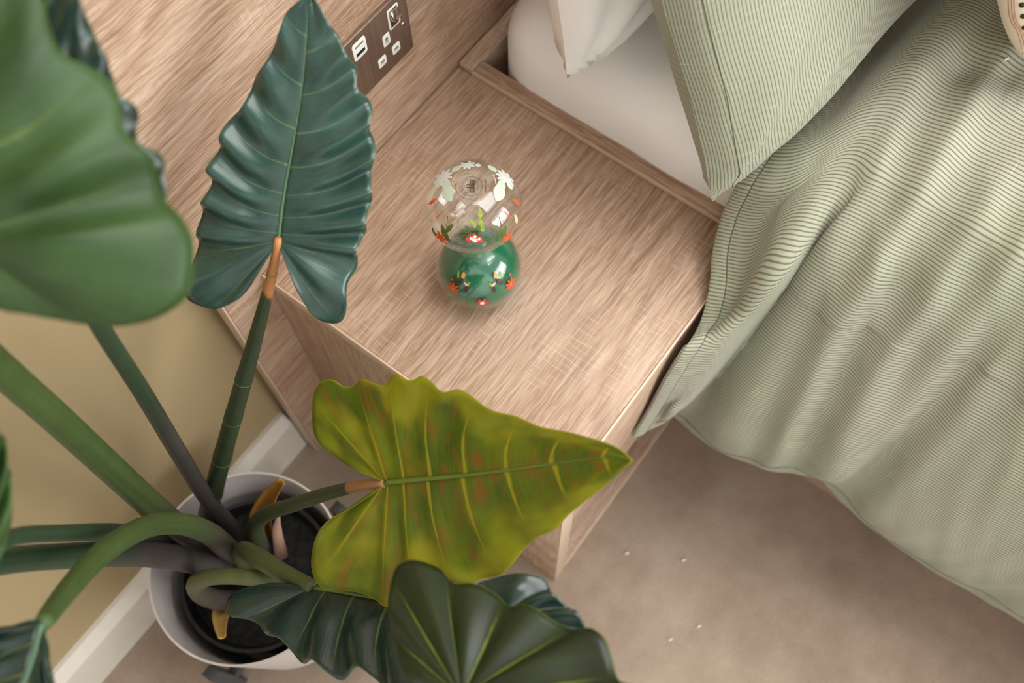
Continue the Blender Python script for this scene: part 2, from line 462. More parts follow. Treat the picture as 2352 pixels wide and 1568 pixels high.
# rest the foot exactly on the table
zmin = min(p[1] for p in prof)
prof = [(r, z - zmin + .0002) for r, z in prof]
UC -= zmin - .0002; LC -= zmin - .0002; zt -= zmin - .0002
v, f = lathe_data(prof, VC, 96)
body = make('glass_body', v, f, GLASS, vz)
inner = [(max(1e-5, r - .0019), z) for r, z in prof[3:]]
v, f = lathe_data([(a, b - .0015) for a, b in prof[:3]] + inner, VC, 96)
v = [(x, y, max(z, .0014)) for x, y, z in v]
make('glass_inner_wall', v, f, glass_mat('clear_glass_inside', (.985, .99, .985, 1), .7), vz)
green = NT('green_glaze')
gn = green.noise(green.coord(), 30, 3)
green.color(green.ramp(gn, [(.3, srgb(22, 92, 62)), (.7, srgb(38, 112, 78))])); green.set(.22, .5)
gp = []
for k in range(36):
    r, z = lower_rz(.30 + (math.pi - .30 - .36) * k / 35); gp.append((r * .945, LC + (z - LC) * .95))
gp = [(1e-5, gp[0][1] + .0015), (gp[0][0] * .6, gp[0][1] + .0015)] + gp + [(1e-5, gp[-1][1])]
v, f = lathe_data(gp, VC, 96)
make('green_bowl', v, f, green.m, vz, label='opaque green lining of the lower bowl')
# painted decoration lying on the glass -------------------------------------------------------
def frame_on(which, az, phi, lift=.0003):
    """point and tangents on upper / lower bowl; az azimuth in world, phi from the pole"""
    A, B, Cz = (UA, UB, UC) if which == 'u' else (LA, LB, LC)
    r = A * math.sin(phi); z = Cz + B * math.cos(phi)
    n = Vector((math.sin(phi) / A * math.cos(az), math.sin(phi) / A * math.sin(az), math.cos(phi) / B)).normalized()
    return Vector((VC[0] + r * math.cos(az), VC[1] + r * math.sin(az), z)), n
def decal(name, which, az, phi, poly, mat, rot=0, scale=1.0, lift=.0003, label=None):
    """poly: local outline (metres, x along azimuth, y toward the top pole) -> fan bent over the bowl"""
    A, B, Cz = (UA, UB, UC) if which == 'u' else (LA, LB, LC)
    c, s = math.cos(rot), math.sin(rot)
    def put(x, y):
        x, y = (x * c - y * s) * scale, (x * s + y * c) * scale
        ph = phi - y / ((A + B) / 2)
        a = az + x / max(.006, A * math.sin(phi))
        p, n = frame_on(which, a, ph)
        return p + n * lift
    rings = 4; nn = len(poly)
    cx = sum(p[0] for p in poly) / nn; cy = sum(p[1] for p in poly) / nn
    vs = [put(cx, cy)]; fs = []
    for q in range(1, rings + 1):
        t = q / rings
        for (x, y) in poly: vs.append(put(cx + (x - cx) * t, cy + (y - cy) * t))
    for k in range(nn):
        k2 = (k + 1) % nn
        fs.append((0, 1 + k, 1 + k2))
        for q in range(rings - 1): fs.append((1 + q * nn + k, 1 + (q + 1) * nn + k, 1 + (q + 1) * nn + k2, 1 + q * nn + k2))
    return make(name, vs, fs, mat, vz, label=label)
def flower(r0, r1, n, seed=0):
    rr = random.Random(seed); pts = []
    for k in range(n * 6):
        a = 2 * math.pi * k / (n * 6)
        m = (math.cos(n * a) * .5 + .5) ** .6
        r = r0 + (r1 - r0) * m * rr.uniform(.92, 1.05)
        pts.append((r * math.cos(a), r * math.sin(a)))
    return pts
def leafp(L, w, n=14):
    up = [(w * math.sin(math.pi * k / n) ** .8 * .5, L * k / n) for k in range(n + 1)]
    return up + [(-x, y) for x, y in reversed(up[1:-1])]
def bar(L, w): return [(-w / 2, 0), (w / 2, 0), (w / 2, L / 2), (w / 2, L), (-w / 2, L), (-w / 2, L / 2)]
D_OR = plain('orange_red_paint', srgb(206, 78, 34), .4, vary=.2, vscale=300)
D_RD = plain('red_paint', srgb(200, 60, 45), .4, vary=.2, vscale=300)
D_WH = plain('white_petal_paint', srgb(236, 224, 212), .45, vary=.05, vscale=300)
D_GR = plain('leaf_green_paint', srgb(78, 92, 30), .4, vary=.25, vscale=300)
D_LG = plain('lime_paint', srgb(128, 146, 44), .4, vary=.2, vscale=300)
D_DK = plain('dark_brown_paint', srgb(58, 44, 34), .45, vary=.2, vscale=300)
D_YE = plain('amber_paint', srgb(214, 142, 52), .4, vary=.15, vscale=300)
D_PL = plain('pale_sage_paint', srgb(176, 186, 166), .5, vary=.04, vscale=200)
D_PW = plain('chalk_white_paint', srgb(188, 189, 181), .5, vary=.03, vscale=200)
D_PK = plain('pale_peach_paint', srgb(226, 176, 140), .45, vary=.1, vscale=300)
FRONT = math.atan2(CAM_POS.y - VC[1], CAM_POS.x - VC[0])
def azs(d): return FRONT + math.radians(d)
def spot(which, u, v):
    """azimuth and polar angle of the traced point on the near side of a bowl"""
    A, B, Cz = (UA, UB, UC) if which == 'u' else (LA, LB, LC)
    d = ray(u, v); o = CAM_POS - Vector((VC[0], VC[1], Cz))
    sc_ = Vector((1 / A, 1 / A, 1 / B))
    d2 = Vector((d.x * sc_.x, d.y * sc_.y, d.z * sc_.z)); o2 = Vector((o.x * sc_.x, o.y * sc_.y, o.z * sc_.z))
    a = d2.dot(d2); b = 2 * d2.dot(o2); c = o2.dot(o2) - 1
    disc = b * b - 4 * a * c
    t = -b / (2 * a) if disc < 0 else (-b - math.sqrt(disc)) / (2 * a)
    p = o2 + d2 * t; p.normalize()
    return math.atan2(p.y, p.x), math.acos(max(-1, min(1, p.z)))
def deco(name, which, u, v, poly, mat, deg=0, lift=.0004):
    """deg: turn in the picture sense, 0 = toward the bowl's top"""
    az, ph = spot(which, u, v)
    return decal(name, which, az, ph, poly, mat, math.radians(deg), lift=lift)
# lower bowl: two birds among orange flowers
for sg, cx in ((-1, 1041), (1, 1173)):
    fy = 662 if sg < 0 else 652
    deco('painted_flower', 'l', cx, fy, flower(.0030, .0074, 8, 3 + sg), D_OR, 10)
    deco('painted_flower_centre', 'l', cx, fy, flower(.0010, .0014, 6), D_YE, 0, .0006)
    bx_ = cx - sg * 26 if sg > 0 else cx + 18
    bx_ = 1062 if sg < 0 else 1142
    deco('painted_bud', 'l', cx - 2 if sg < 0 else 1171, 641 if sg < 0 else 630, flower(.0010, .0017, 5), D_RD)
    deco('painted_bird', 'l', bx_, 641, leafp(.0090, .0052), D_DK, 180 + sg * 20)
    deco('painted_bird_breast', 'l', bx_ - sg * 2, 640, leafp(.0072, .0048), D_YE, -sg * 12, .0006)
    deco('painted_bird_belly', 'l', bx_ + sg * -4, 648, leafp(.0060, .0026), D_PK, sg * 115, .0006)
    deco('painted_bird_tail', 'l', bx_ - sg * 12, 655, leafp(.0095, .0042), D_DK, 180 + sg * 8)
    deco('painted_sprig', 'l', bx_ + sg * 9, 640, leafp(.0090, .0028), D_LG, -sg * 25)
    deco('painted_sprig', 'l', bx_ - sg * 12, 656, leafp(.0052, .0026), D_LG, sg * 25, .0006)
    deco('painted_twig', 'l', bx_ + sg * 8, 650, bar(.0100, .0006), D_DK, -sg * 80)
    # flanks of the upper bowl: leaves with orange flowers
    X = lambda d: 1089 + sg * d
    deco('painted_leaf', 'u', X(54), 556, leafp(.0200, .0064), D_GR, -sg * 42)
    deco('painted_leaf', 'u', X(66), 534, leafp(.0130, .0046), D_GR, -sg * -22)
    deco('painted_leaf', 'u', X(86), 545, leafp(.0120, .0046), D_GR, -sg * 30)
    deco('painted_flower', 'u', X(76), 545, flower(.0032, .0080, 7, 9 + sg), D_OR, 20, .0006)
    deco('painted_twig', 'u', X(62), 532, bar(.0150, .0006), D_DK, -sg * 20)
    deco('painted_twig', 'u', X(86), 500, bar(.0120, .0009), D_OR, sg * 12)
    deco('painted_petal', 'u', X(98), 514, leafp(.0130, .0044), D_PK, -sg * 10)
    deco('painted_petal', 'u', X(104), 470, leafp(.0120, .0040), D_OR, sg * 5)
    # pale backs of the print round the shoulder
    deco('pale_leaf_print', 'u', X(50), 462, leafp(.0190, .0110), D_PL, -sg * 88)
    deco('pale_leaf_print', 'u', X(60), 440, leafp(.0130, .0080), D_PL, -sg * 100, .0003)
    deco('pale_bud_print', 'u', X(74), 424, leafp(.0080, .0056), D_PL, 170)
    deco('pale_flower_print', 'u', X(72), 408, flower(.0060, .0106, 9, 21 + sg), D_PW, 20, .0005)
    deco('pale_leaf_print', 'u', X(50), 396, leafp(.0110, .0070), D_PL, -sg * 100, .0003)
    deco('painted_stalk', 'u', X(50), 425, bar(.0110, .0007), D_PK, -sg * 95, .0006)
deco('pale_flower_print', 'u', 1074, 379, flower(.0042, .0074, 7, 5), D_PW)
deco('pale_bud_print', 'u', 1090, 379, leafp(.0060, .0050), D_PW, 90)
deco('painted_leaf', 'u', 1062, 373, leafp(.0066, .0032), D_GR, 60)
# foot of the upper bowl: red and white bloom with green foliage
for k, (u, v, r0, mt) in enumerate(((1077, 549, .0036, D_RD), (1098, 550, .0046, D_RD), (1088, 546, .0050, D_RD))):
    deco('painted_bloom', 'u', u, v, flower(r0 * .7, r0, 5, k), mt, k * 40)
for k, (u, v, r0) in enumerate(((1083, 547, .0018), (1091, 551, .0026), (1091, 543, .0016), (1100, 548, .0015))):
    deco('painted_petal', 'u', u, v, flower(r0 * .65, r0, 5, 40 + k), D_WH, k * 40, .0006)
for u, v, L, w, dg, mt in ((1110, 533, .0080, .0044, 5, D_LG), (1108, 522, .0080, .0050, 8, D_LG), (1103, 503, .0092, .0048, -15, D_LG), (1091, 524, .0064, .0036, 5, D_LG), (1086, 514, .0048, .0026, 20, D_LG), (1098, 530, .0060, .0036, -30, D_GR)):
    deco('painted_leaf', 'u', u, v, leafp(L, w), mt, dg)
for k in range(12):
    deco('painted_fern_frond', 'u', 1082 + (k % 3), 541 - (k % 4) * 2, bar(.0100, .0005), D_GR, 20 + k * 9)
for k in range(6):
    deco('painted_fern_frond', 'u', 1106 + 2 * k, 553, bar(.0075, .0005), D_GR, -60 - k * 9)
deco('painted_bloom', 'l', 1108, 695, flower(.0038, .0066, 6, 77), D_RD)
deco('painted_petal', 'l', 1108, 695, flower(.0014, .0030, 5, 78), D_WH, 0, .0006)
# printed mark on the closed top ----------------------------------------------------------------
INK = plain('brown_black_ink', srgb(38, 28, 23), .6, .2, vary=.05)
ex = Vector((CAM_ROT[1][0], CAM_ROT[1][1], 0)).normalized()       # reading direction of the mark
ey = Vector((-ex.y, ex.x, 0))
ZT = zt + .0002
EC = Vector((VC[0], VC[1], ZT))
def emb(x, y, h=.0001): return EC + ex * x + ey * y + Vector((0, 0, h - (0 if (x * x + y * y) < TOPR ** 2 else (UB / (UA * UA) * .55) * ((x * x + y * y) - TOPR ** 2))))
def ring_part(name, r, w):
    vs, fs = [], []
    for k in range(96):
        a = 2 * math.pi * k / 96
        for q in (r - w / 2, r + w / 2): vs.append(emb(q * math.cos(a), q * math.sin(a)))
    for k in range(96):
        a, b = 2 * k, 2 * ((k + 1) % 96); fs.append((a, a + 1, b + 1, b))
    return make(name, vs, fs, INK, vz, smooth=False)
def glyphs(text, size):
    c = bpy.data.curves.new('t', 'FONT'); c.body = text; c.size = size; c.align_x = 'CENTER'; c.resolution_u = 3
    o = bpy.data.objects.new('t', c); COL.objects.link(o)
    dg = bpy.context.evaluated_depsgraph_get(); me = o.evaluated_get(dg).to_mesh()
    vs = [q.co.copy() for q in me.vertices]; fs = [tuple(p.vertices) for p in me.polygons]
    o.evaluated_get(dg).to_mesh_clear(); bpy.data.objects.remove(o); bpy.data.curves.remove(c)
    return vs, fs
def straight_text(name, text, size, x, y, stretch=1.0):
    vs, fs = glyphs(text, size)
    return make(name, [emb(x + q.x * stretch, y + q.y) for q in vs], fs, INK, vz, smooth=False)
def arc_text(name, text, size, r, mid_deg, outward=True, stretch=1.0):
    vs, fs = glyphs(text, size); out = []
    for q in vs:
        a = math.radians(mid_deg) - q.x * stretch / r
        rr = r + q.y
        out.append(emb(rr * math.cos(a), rr * math.sin(a)))
    return make(name, out, fs, INK, vz, smooth=False)
ring_part('mark_ring', .0098, .00028)
arc_text('mark_lettering', 'NATURAL HISTORY', .0018, .0072, 90, stretch=1.15)
straight_text('mark_lettering', 'MUSEUM', .0019, 0, -.0066)
straight_text('mark_lettering', 'LONDON', .0009, 0, -.0084)
straight_text('mark_lettering', 'dunelm.com', .0026, 0, -.0134, 1.05)
arc_text('mark_lettering', '\u00a9 The Trustees of the Natural History Museum, London. All Rights Reserved', .00125, .0132, 90, stretch=1.12)
def mark_poly(pts, name='mark_facade'):
    return make(name, [emb(x, y) for x, y in pts], [tuple(range(len(pts)))], INK, vz, smooth=False)
# facade: two gridded wings, a middle arch block and two pointed towers
vs, fs = [], []
def q4(x0, x1, y0, y1):
    k = len(vs); vs.extend([emb(x0, y0), emb(x1, y0), emb(x1, y1), emb(x0, y1)]); fs.append((k, k + 1, k + 2, k + 3))
for s in (-1, 1):
    x0, x1 = sorted((s * .0022, s * .0064))
    for k in range(5):
        t = x0 + (x1 - x0 - .0004) * k / 4; q4(t, t + .0004, -.0040, .0008)
    for k in range(4):
        t = -.0040 + .0044 * k / 3; q4(x0, x1, t, t + .0004)
    q4(s * .0012 - .0003, s * .0012 + .0003, -.0040, .0024)
for k in range(5): q4(-.0018, .0018, -.0038 + k * .0012, -.0034 + k * .0012)
make('mark_facade', vs, fs, INK, vz, smooth=False)
for s in (-1, 1): mark_poly([(s * .0012 - .0008, .0024), (s * .0012 + .0008, .0024), (s * .0012 + .0002, .0036), (s * .0012, .0054), (s * .0012 - .0002, .0036)])

# ------------------------------------------------------------------ bedding
def cloth_white():
    m = NT('white_cotton')
    a = m.noise(m.coord(), 7, 3); w = m.noise(m.coord(), 900, 2)
    m.color(m.ramp(a, [(.3, srgb(238, 235, 231)), (.7, srgb(244, 242, 239))])); m.set(.8, .25); m.bump(w, .08, .0004)
    return m.m
WHITE = cloth_white()
def stripe_mat(name, period, along='u', light=srgb(154, 156, 133), dark=srgb(98, 100, 80), base2=srgb(165, 161, 145), duty=.34):
    """woven ticking: thin grey-green stripes in cloth coordinates given in metres"""
    m = NT(name)
    uv = m.n('ShaderNodeUVMap').outputs[0]
    sp = m.n('ShaderNodeSeparateXYZ'); m.l(uv, sp.inputs[0])
    s = sp.outputs[0 if along == 'u' else 1]; o = sp.outputs[1 if along == 'u' else 0]
    wob = m.math('MULTIPLY', m.math('SUBTRACT', m.noise(m.mapping(uv, (40, 40, 1)), 1, 2), .5), .0010)
    ph = m.math('FRACT', m.math('DIVIDE', m.math('ADD', s, wob), period))
    d = m.math('ABSOLUTE', m.math('SUBTRACT', ph, .5))
    line = m.fac(d, duty * .5 + .05, duty * .5 - .05)
    slub = m.noise(m.mapping(uv, (2200, 60, 1) if along == 'u' else (60, 2200, 1)), 1, 2)
    slub2 = m.noise(m.mapping(uv, (30, 900, 1) if along == 'u' else (900, 30, 1)), 1, 2)
    tone = m.noise(uv, 5, 3)
    base = m.mix(m.fac(tone, .38, .66), light, base2)
    base = m.mix(m.math('MULTIPLY', m.fac(slub2, .62, .74), .45), base, srgb(216, 210, 188))
    line = m.math('MULTIPLY', line, m.math('ADD', .62, m.math('MULTIPLY', slub, .6)))
    m.color(m.mix(line, base, dark)); m.set(.72, .3)
    m.b.inputs['Sheen Weight'].default_value = .15
    m.bump(m.math('ADD', slub, m.math('MULTIPLY', line, -.6)), .12, .0006)
    return m.m
STRIPE = stripe_mat('sage_striped_linen', .0039)
STRIPE_P = stripe_mat('sage_striped_pillowcase', .0034, light=srgb(147, 149, 126), dark=srgb(102, 104, 86), base2=srgb(153, 150, 133))

# mattress under a white fitted sheet
v, f = box_data(NW + .017, 1.722, -1.97, -.030, -.148, .100, .060, 6)
bm = bmesh.new()
idx = [bm.verts.new(q) for q in v]
for p in f: bm.faces.new([idx[k] for k in p])
bmesh.ops.subdivide_edges(bm, edges=[e for e in bm.edges if e.calc_length() > .3], cuts=64, use_grid_fill=True)
for q in bm.verts:
    n = noise.noise(Vector((q.co.x * 6, q.co.y * 6, q.co.z * 8)))
    n2 = noise.noise(Vector((q.co.x * 3 + 5, q.co.y * 17, q.co.z * 20)))
    k = 1 if q.co.z > .03 else .35
    n3 = noise.noise(Vector((q.co.x * 28 + q.co.y * 9, q.co.y * 6 - q.co.x * 3, 4.0)))
    q.co.z += (.003 * n + .0022 * (1 - abs(n3) * 2)) * k
    q.co.x += .003 * n2
mv, mf = bm_data(bm)
mt = thing('mattress', (1.05, -1.0, -.148), 'white sheeted mattress lying in the oak bed base', 'mattress')
make('fitted_sheet', mv, mf, WHITE, mt)

def pillow(name, corner, e1, e2, L, Wd, H, mat, parent, wr=.006, seed=0, pinch=.10, flange=0):
    e1 = Vector(e1).normalized(); e2 = Vector(e2); e2 = (e2 - e1 * e2.dot(e1)).normalized(); n = e1.cross(e2)
    if n.y > 0 : n = -n
    N, M = 72, 56; vs, fs, uv = [], [], []
    corner = Vector(corner)
    for side in (1, -1):
        for j in range(M + 1):
            for i in range(N + 1):
                a = -1 + 2 * i / N; b = -1 + 2 * j / M
                pa = a * (1 - pinch * (1 - b * b) * 0 - pinch * .55 * (1 - abs(b) ** 2.2) * (abs(a) ** 3) * .9)
                pb = b * (1 - pinch * .75 * (1 - abs(a) ** 2.2) * (abs(b) ** 3))
                h = ((1 - a ** 4) * (1 - b ** 4)) ** .45
                p = corner + e1 * (pa + 1) * L / 2 + e2 * (pb + 1) * Wd / 2
                w = noise.noise(Vector((a * 2.3 + seed, b * 2.0, side * 3 + seed)))
                # creases radiating from the corners
                ca = math.atan2(1 - abs(b), 1 - abs(a)); cr = math.exp(-((1 - abs(a)) ** 2 + (1 - abs(b)) ** 2) * 3)
                w2 = math.sin(ca * 13 + seed) * cr
                th = H / 2 * h
                p = p + n * side * (th + wr * w * h * 2 + wr * w2 * (h ** .5) * .8)
                vs.append(p); uv.append((a * L / 2 * (1 + .02 * w), b * Wd / 2))
    o = (N + 1) * (M + 1)
    for s in (0, 1):
        for j in range(M + 1):
            row = [s * o + j * (N + 1) + i for i in range(N + 1)]
            acc = 0; uv[row[36]] = (0, uv[row[36]][1])
            for q in range(36, N): acc += (vs[row[q + 1]] - vs[row[q]]).length; uv[row[q + 1]] = (acc, uv[row[q + 1]][1])
            acc = 0
            for q in range(36, 0, -1): acc -= (vs[row[q - 1]] - vs[row[q]]).length; uv[row[q - 1]] = (acc, uv[row[q - 1]][1])
    for s in (0, 1):
        for j in range(M):
            for i in range(N):
                q = (s * o + j * (N + 1) + i, s * o + j * (N + 1) + i + 1, s * o + (j + 1) * (N + 1) + i + 1, s * o + (j + 1) * (N + 1) + i)
                fs.append(q if s == 0 else q[::-1])
    return make(name, vs, fs, mat, parent, uvs=uv), n
def lean(deg): return (0, math.cos(math.radians(deg)), math.sin(math.radians(deg)))
wp = thing('white_pillow', (.66, -.17, .10), 'plain white pillow leaning on the headboard behind the striped pillow', 'pillow')
pillow('pillowcase', (.318, -.166, .120), (.985, -.15, 0), lean(71), .45, .34, .115, WHITE, wp, .009, 2.0, .13)
gp_ = thing('striped_pillow', (.66, -.36, .10), 'sage striped pillow leaning in front of the plain white pillow', 'pillow')
pc, pn = pillow('pillowcase', (.283, -.360, .119), (.985, -.11, .085), lean(65), .62, .42, .125, STRIPE_P, gp_, .006, 5.0, .10)
for row in (2,):
    th = [pc.data.vertices[j * 73 + row].co + world_of(gp_) + pn * .0004 for j in range(1, 56)]
    tv, tf, _ = tube_data(catmull(th, 120), [.0004] * 120, 6)
    make('seam_stitching', tv, tf, plain('grey_green_thread', srgb(92, 96, 76), .8), pc)

# duvet ---------------------------------------------------------------------------------------
def duvet():
    root = thing('duvet', (.8, -1.0, .10), 'rumpled sage green striped duvet hanging over the bed side and night stand corner', 'duvet')
    ribs = []
    # head hem: from the hanging corner up the cabinet front, over the top corner, along under the pillow
    ribs.append([onY(1455, 1003, -.4015), onY(1490, 945, -.4035), onY(1530, 870, -.406), onY(1575, 798, -.408), onZ(1606, 745, -.004),
                 onZ(1629, 660, .018), onZ(1637, 575, .03), onZ(1659, 492, .055), onZ(1694, 418, .092), onZ(1742, 350, .112), onZ(1822, 266, .114),
                 onZ(1905, 205, .115) + Vector((0, .012, 0)), onZ(1990, 141, .117) + Vector((0, .022, 0)), onZ(2112, 10, .120) + Vector((0, .030, 0)), Vector((.78, -.385, .125)), Vector((1.25, -.45, .14))])
    r0_ = ribs[0]; r1_ = []
    for k, p in enumerate(r0_):
        t = max(0, min(1, (k - 3) / 3))
        r1_.append(p + Vector((.022, -.012, -.004)).lerp(Vector((.008, -.036, .014)), t))
    ribs.append(r1_)
    # over the bed side
    hem = [(1520, 975, .150, 'y', -.420), (1552, 962, .218, 'x', 0), (1600, 1003, .210, 'x', 0), (1650, 1034, .208, 'x', 0), (1715, 1063, .210, 'x', 0), (1780, 1084, .216, 'x', 0), (1835, 1093, .226, 'x', 0),
           (1878, 1096, .238, 'x', 0), (1900, 1116, .244, 'x', 0), (1925, 1148, .244, 'x', 0), (2000, 1210, .244, 'x', 0), (2100, 1282, .246, 'x', 0), (2210, 1350, .248, 'x', 0), (2352, 1432, .250, 'x', 0)]
    tops = [-.445, -.465, -.48, -.51, -.545, -.58, -.61, -.635, -.66, -.69, -.73, -.785, -.85, -.92]
    for k, (u, w, x, mode, yy) in enumerate(hem):
        h = onY(u, w, yy) if mode == 'y' else onX(u, w, x)
        yt = tops[k]; y0 = h.y
        t = min(1, k / 3)
        b = h.x + .004 + .004 * math.sin(k * 1.7)
        bz = h.z + (.02 - h.z) * .40
        sh = min(1, k / 6)
        def at(x, z, g): return Vector((x, y0 + (yt - y0) * g, z))
        pts = [h, at(b, h.z + .045, .15), at(b + .016, h.z * .62, .32), at(b + .042, h.z * .32, .50), at(b + .076, .000, .68),
               at(b + .114, .082, .86), Vector((.390, yt, .140)), Vector((.45, yt + .014 * sh, .160)), Vector((.53, yt + .038 * sh, .170)), Vector((.62, yt + .06 * sh, .172)),
               Vector((.80, yt - .02 + .12 * sh, .17)), Vector((1.25, yt - .06 + .22 * sh, .17))]
        ribs.append(pts)
    last = ribs[-1]
    for k in (1, 2, 3, 4): ribs.append([p + Vector((0, -.16 * k, 0)) for p in last])
    NA, NB = 150, 150
    NU = NA + NB
    R0 = []
    for k, r in enumerate(ribs):
        an = 8 if k < 2 else 6
        R0.append(catmull(r[:an + 1], NA + 1)[:-1] + catmull(r[an:], NB))
    # interpolate across ribs
    NV = 330
    cols = [catmull([r[i] for r in R0], NV) for i in range(NU)]
    L0 = [[cols[i][j] for i in range(NU)] for j in range(NV)]
    for it in range(6):          # relax
        N0 = [row[:] for row in L0]
        for j in range(1, NV - 1):
            for i in range(1, NU - 1):
                N0[j][i] = L0[j][i] * .4 + (L0[j - 1][i] + L0[j + 1][i] + L0[j][i - 1] + L0[j][i + 1]) * .15
        L0 = N0
    # arc coordinate u from side hem, v from head hem
    vs, uv = [], []
    grid = L0
    # normals
    def P(j, i): return grid[max(0, min(NV - 1, j))][max(0, min(NU - 1, i))]
    U = [[0] * NU for _ in range(NV)]; V = [[0] * NU for _ in range(NV)]
    for j in range(NV):
        for i in range(1, NU): U[j][i] = U[j][i - 1] + (grid[j][i] - grid[j][i - 1]).length
    UA_ = [U[j][NA] for j in range(NV)]
    # v from mid column so stripes stay parallel to the long edges
    for j in range(1, NV): 
        for i in range(NU): V[j][i] = V[j - 1][i] + (grid[j][i] - grid[j - 1][i]).length
    def ridge(x, w): return math.exp(-(x / w) ** 2)
    # creases across the bed: (line in plan, half width, depth, ridge height beside it)
    def plan(*px): return [onZ(u, w, .165).xy for u, w in px]
    folds = [(plan((2060, 215), (1985, 345), (1900, 465), (1852, 600)), .012, .011, .010),
             (plan((2230, 120), (2110, 290), (2030, 470), (1965, 560), (1935, 720), (1915, 960)), .014, .014, .012),
             (plan((2290, 300), (2180, 470), (2090, 640), (2065, 780), (2050, 900), (2030, 1150)), .016, .018, .012),
             (plan((2352, 420), (2250, 640), (2200, 760)), .012, .009, .008),
             (plan((2400, 560), (2330, 760), (2240, 960)), .014, .008, .007),
             (plan((1790, 560), (1760, 700), (1735, 860), (1700, 1000)), .012, .007, .006),
             (plan((1850, 700), (1800, 880), (1790, 1060)), .011, .010, .008),
             (plan((1980, 880), (1920, 980), (1880, 1090)), .011, .011, .007),
             (plan((2200, 160), (2260, 190), (2352, 215)), .016, .014, .008),
             (plan((1575, 905), (1640, 872), (1695, 862)), .010, .008, .008)]
    def crease(q):
        t = 0
        for ln, w, dp, rg in folds:
            best = 9; sg = 1; kk = 0
            for k in range(len(ln) - 1):
                a, b = ln[k], ln[k + 1]; ab = b - a
                x = max(0, min(1, (q - a).dot(ab) / ab.length_squared)); r = q - a - ab * x; dd = r.length
                if dd < best: best = dd; sg = 1 if ab.x * r.y - ab.y * r.x > 0 else -1; kk = (k + x) / (len(ln) - 1)
            w *= 1.25
            if best < w * 4:
                e = math.sin(math.pi * min(1, max(0, kk * .9 + .05))) ** .6
                t += .62 * e * (-dp * math.exp(-(best / w) ** 2) + rg * math.exp(-((best - w * 1.6) / (w * .9)) ** 2) * (1.0 if sg > 0 else .45))
        return t
    nt = (P(202, 220) - P(198, 220)).cross(P(200, 222) - P(200, 218)); NS = 1 if nt.z > 0 else -1
    out = []
    for j in range(NV):
        for i in range(NU):
            n = (P(j + 2, i) - P(j - 2, i)).cross(P(j, i + 2) - P(j, i - 2))
            if n.length < 1e-12: n = Vector((0, 0, 1))
            n.normalize()
            p = grid[j][i]
            n = n * NS
            u, w = U[j][i], V[j][i]
            yy = p.y - .18 * p.x          # folds run across the bed, turned a little to the head
            d = 0
            big = noise.noise(Vector((yy * 8.0, u * 1.5, 1.3)))
            md = noise.noise(Vector((yy * 19 + .8 * math.sin(u * 9), u * 3.2, 7.7)))
            sm = noise.noise(Vector((yy * 46 + 1.2 * math.sin(u * 12 + 2), u * 8, 3.1)))
            r1 = (1 - abs(md) * 2) 
            d += .009 * big + .005 * r1 * (1 if p.z > .03 else .5) + .0014 * sm + crease(p.xy)
            # gathered hem at the bed side
            hang = max(0, 1 - u / .20)
            d += .006 * hang * noise.noise(Vector((w * 30, u * 6, 9.1)))
            edge = min(1, w / .05) * min(1, .25 + u / .05)
            cw = max(0, min(1, (.24 - w) / .20)); cu_ = max(0, min(1, (.46 - u) / .16))
            edge *= 1 - .8 * cw * cu_                # lies flatter against the cabinet
            d *= edge
            # plump body between the hems
            plump = .010 * (1 - math.exp(-w / .05)) * (1 - math.exp(-u / .06))
            q = p + n * (d + plump)
            if q.x > .352:                           # rests on the mattress
                mh = .104 if q.x > .415 else .040 + math.sqrt(max(0, .0036 - (.415 - q.x) ** 2))
                q.z = max(q.z, mh + .010)
            out.append(q); uv.append((u - UA_[j] + .6, w))
    fs = []
    for j in range(NV - 1):
        for i in range(NU - 1):
            a = j * NU + i; fs.append((a, a + 1, a + NU + 1, a + NU))
    o = make('duvet_cover', out, fs, STRIPE, root, uvs=uv)
    so_ = o.modifiers.new('thickness', 'SOLIDIFY'); so_.thickness = .004; so_.offset = 1 if NS > 0 else -1
    # stitched hem: raised band and thread along the head edge
    vs, f2, uv2 = [], [], []
    K = 9
    for i in range(0, 236):
        for q in range(K):
            jj = q * .55
            j0 = int(jj); t = jj - j0
            p = out[j0 * NU + i].lerp(out[(j0 + 1) * NU + i], t)
            nn = (out[(j0 + 1) * NU + i] - out[j0 * NU + i]).cross(out[j0 * NU + min(i + 1, NU - 1)] - out[j0 * NU + max(0, i - 1)])
            nn.normalize()
            if nn.dot(CAM_POS - p) < 0: nn = -nn
            vs.append(p + nn * (.0016 * math.sin(math.pi * q / (K - 1)) ** .5 + .0004)); uv2.append((U[0][i] - UA_[0] + .6, q * .003))
    for i in range(235):
        for q in range(K - 1): f2.append((i * K + q, i * K + q + 1, (i + 1) * K + q + 1, (i + 1) * K + q))
    hm = make('hem_band', vs, f2, STRIPE, root, uvs=uv2)
    th = [vs[i * K + K - 1] + Vector((0, 0, .0004)) for i in range(0, 236)]
    sd = [out[j * NU + 7] + Vector((-.0012, 0, .0006)) for j in range(6, NV)]
    tv, tf, _ = tube_data(sd, [.0004] * len(sd), 6)
    make('side_stitching', tv, tf, plain('green_thread', srgb(112, 118, 94), .8), o)
    tv, tf, _ = tube_data(th, [.00042] * len(th), 6)
    make('hem_stitching', tv, tf, plain('dark_green_thread', srgb(74, 80, 60), .8), hm)
duvet()

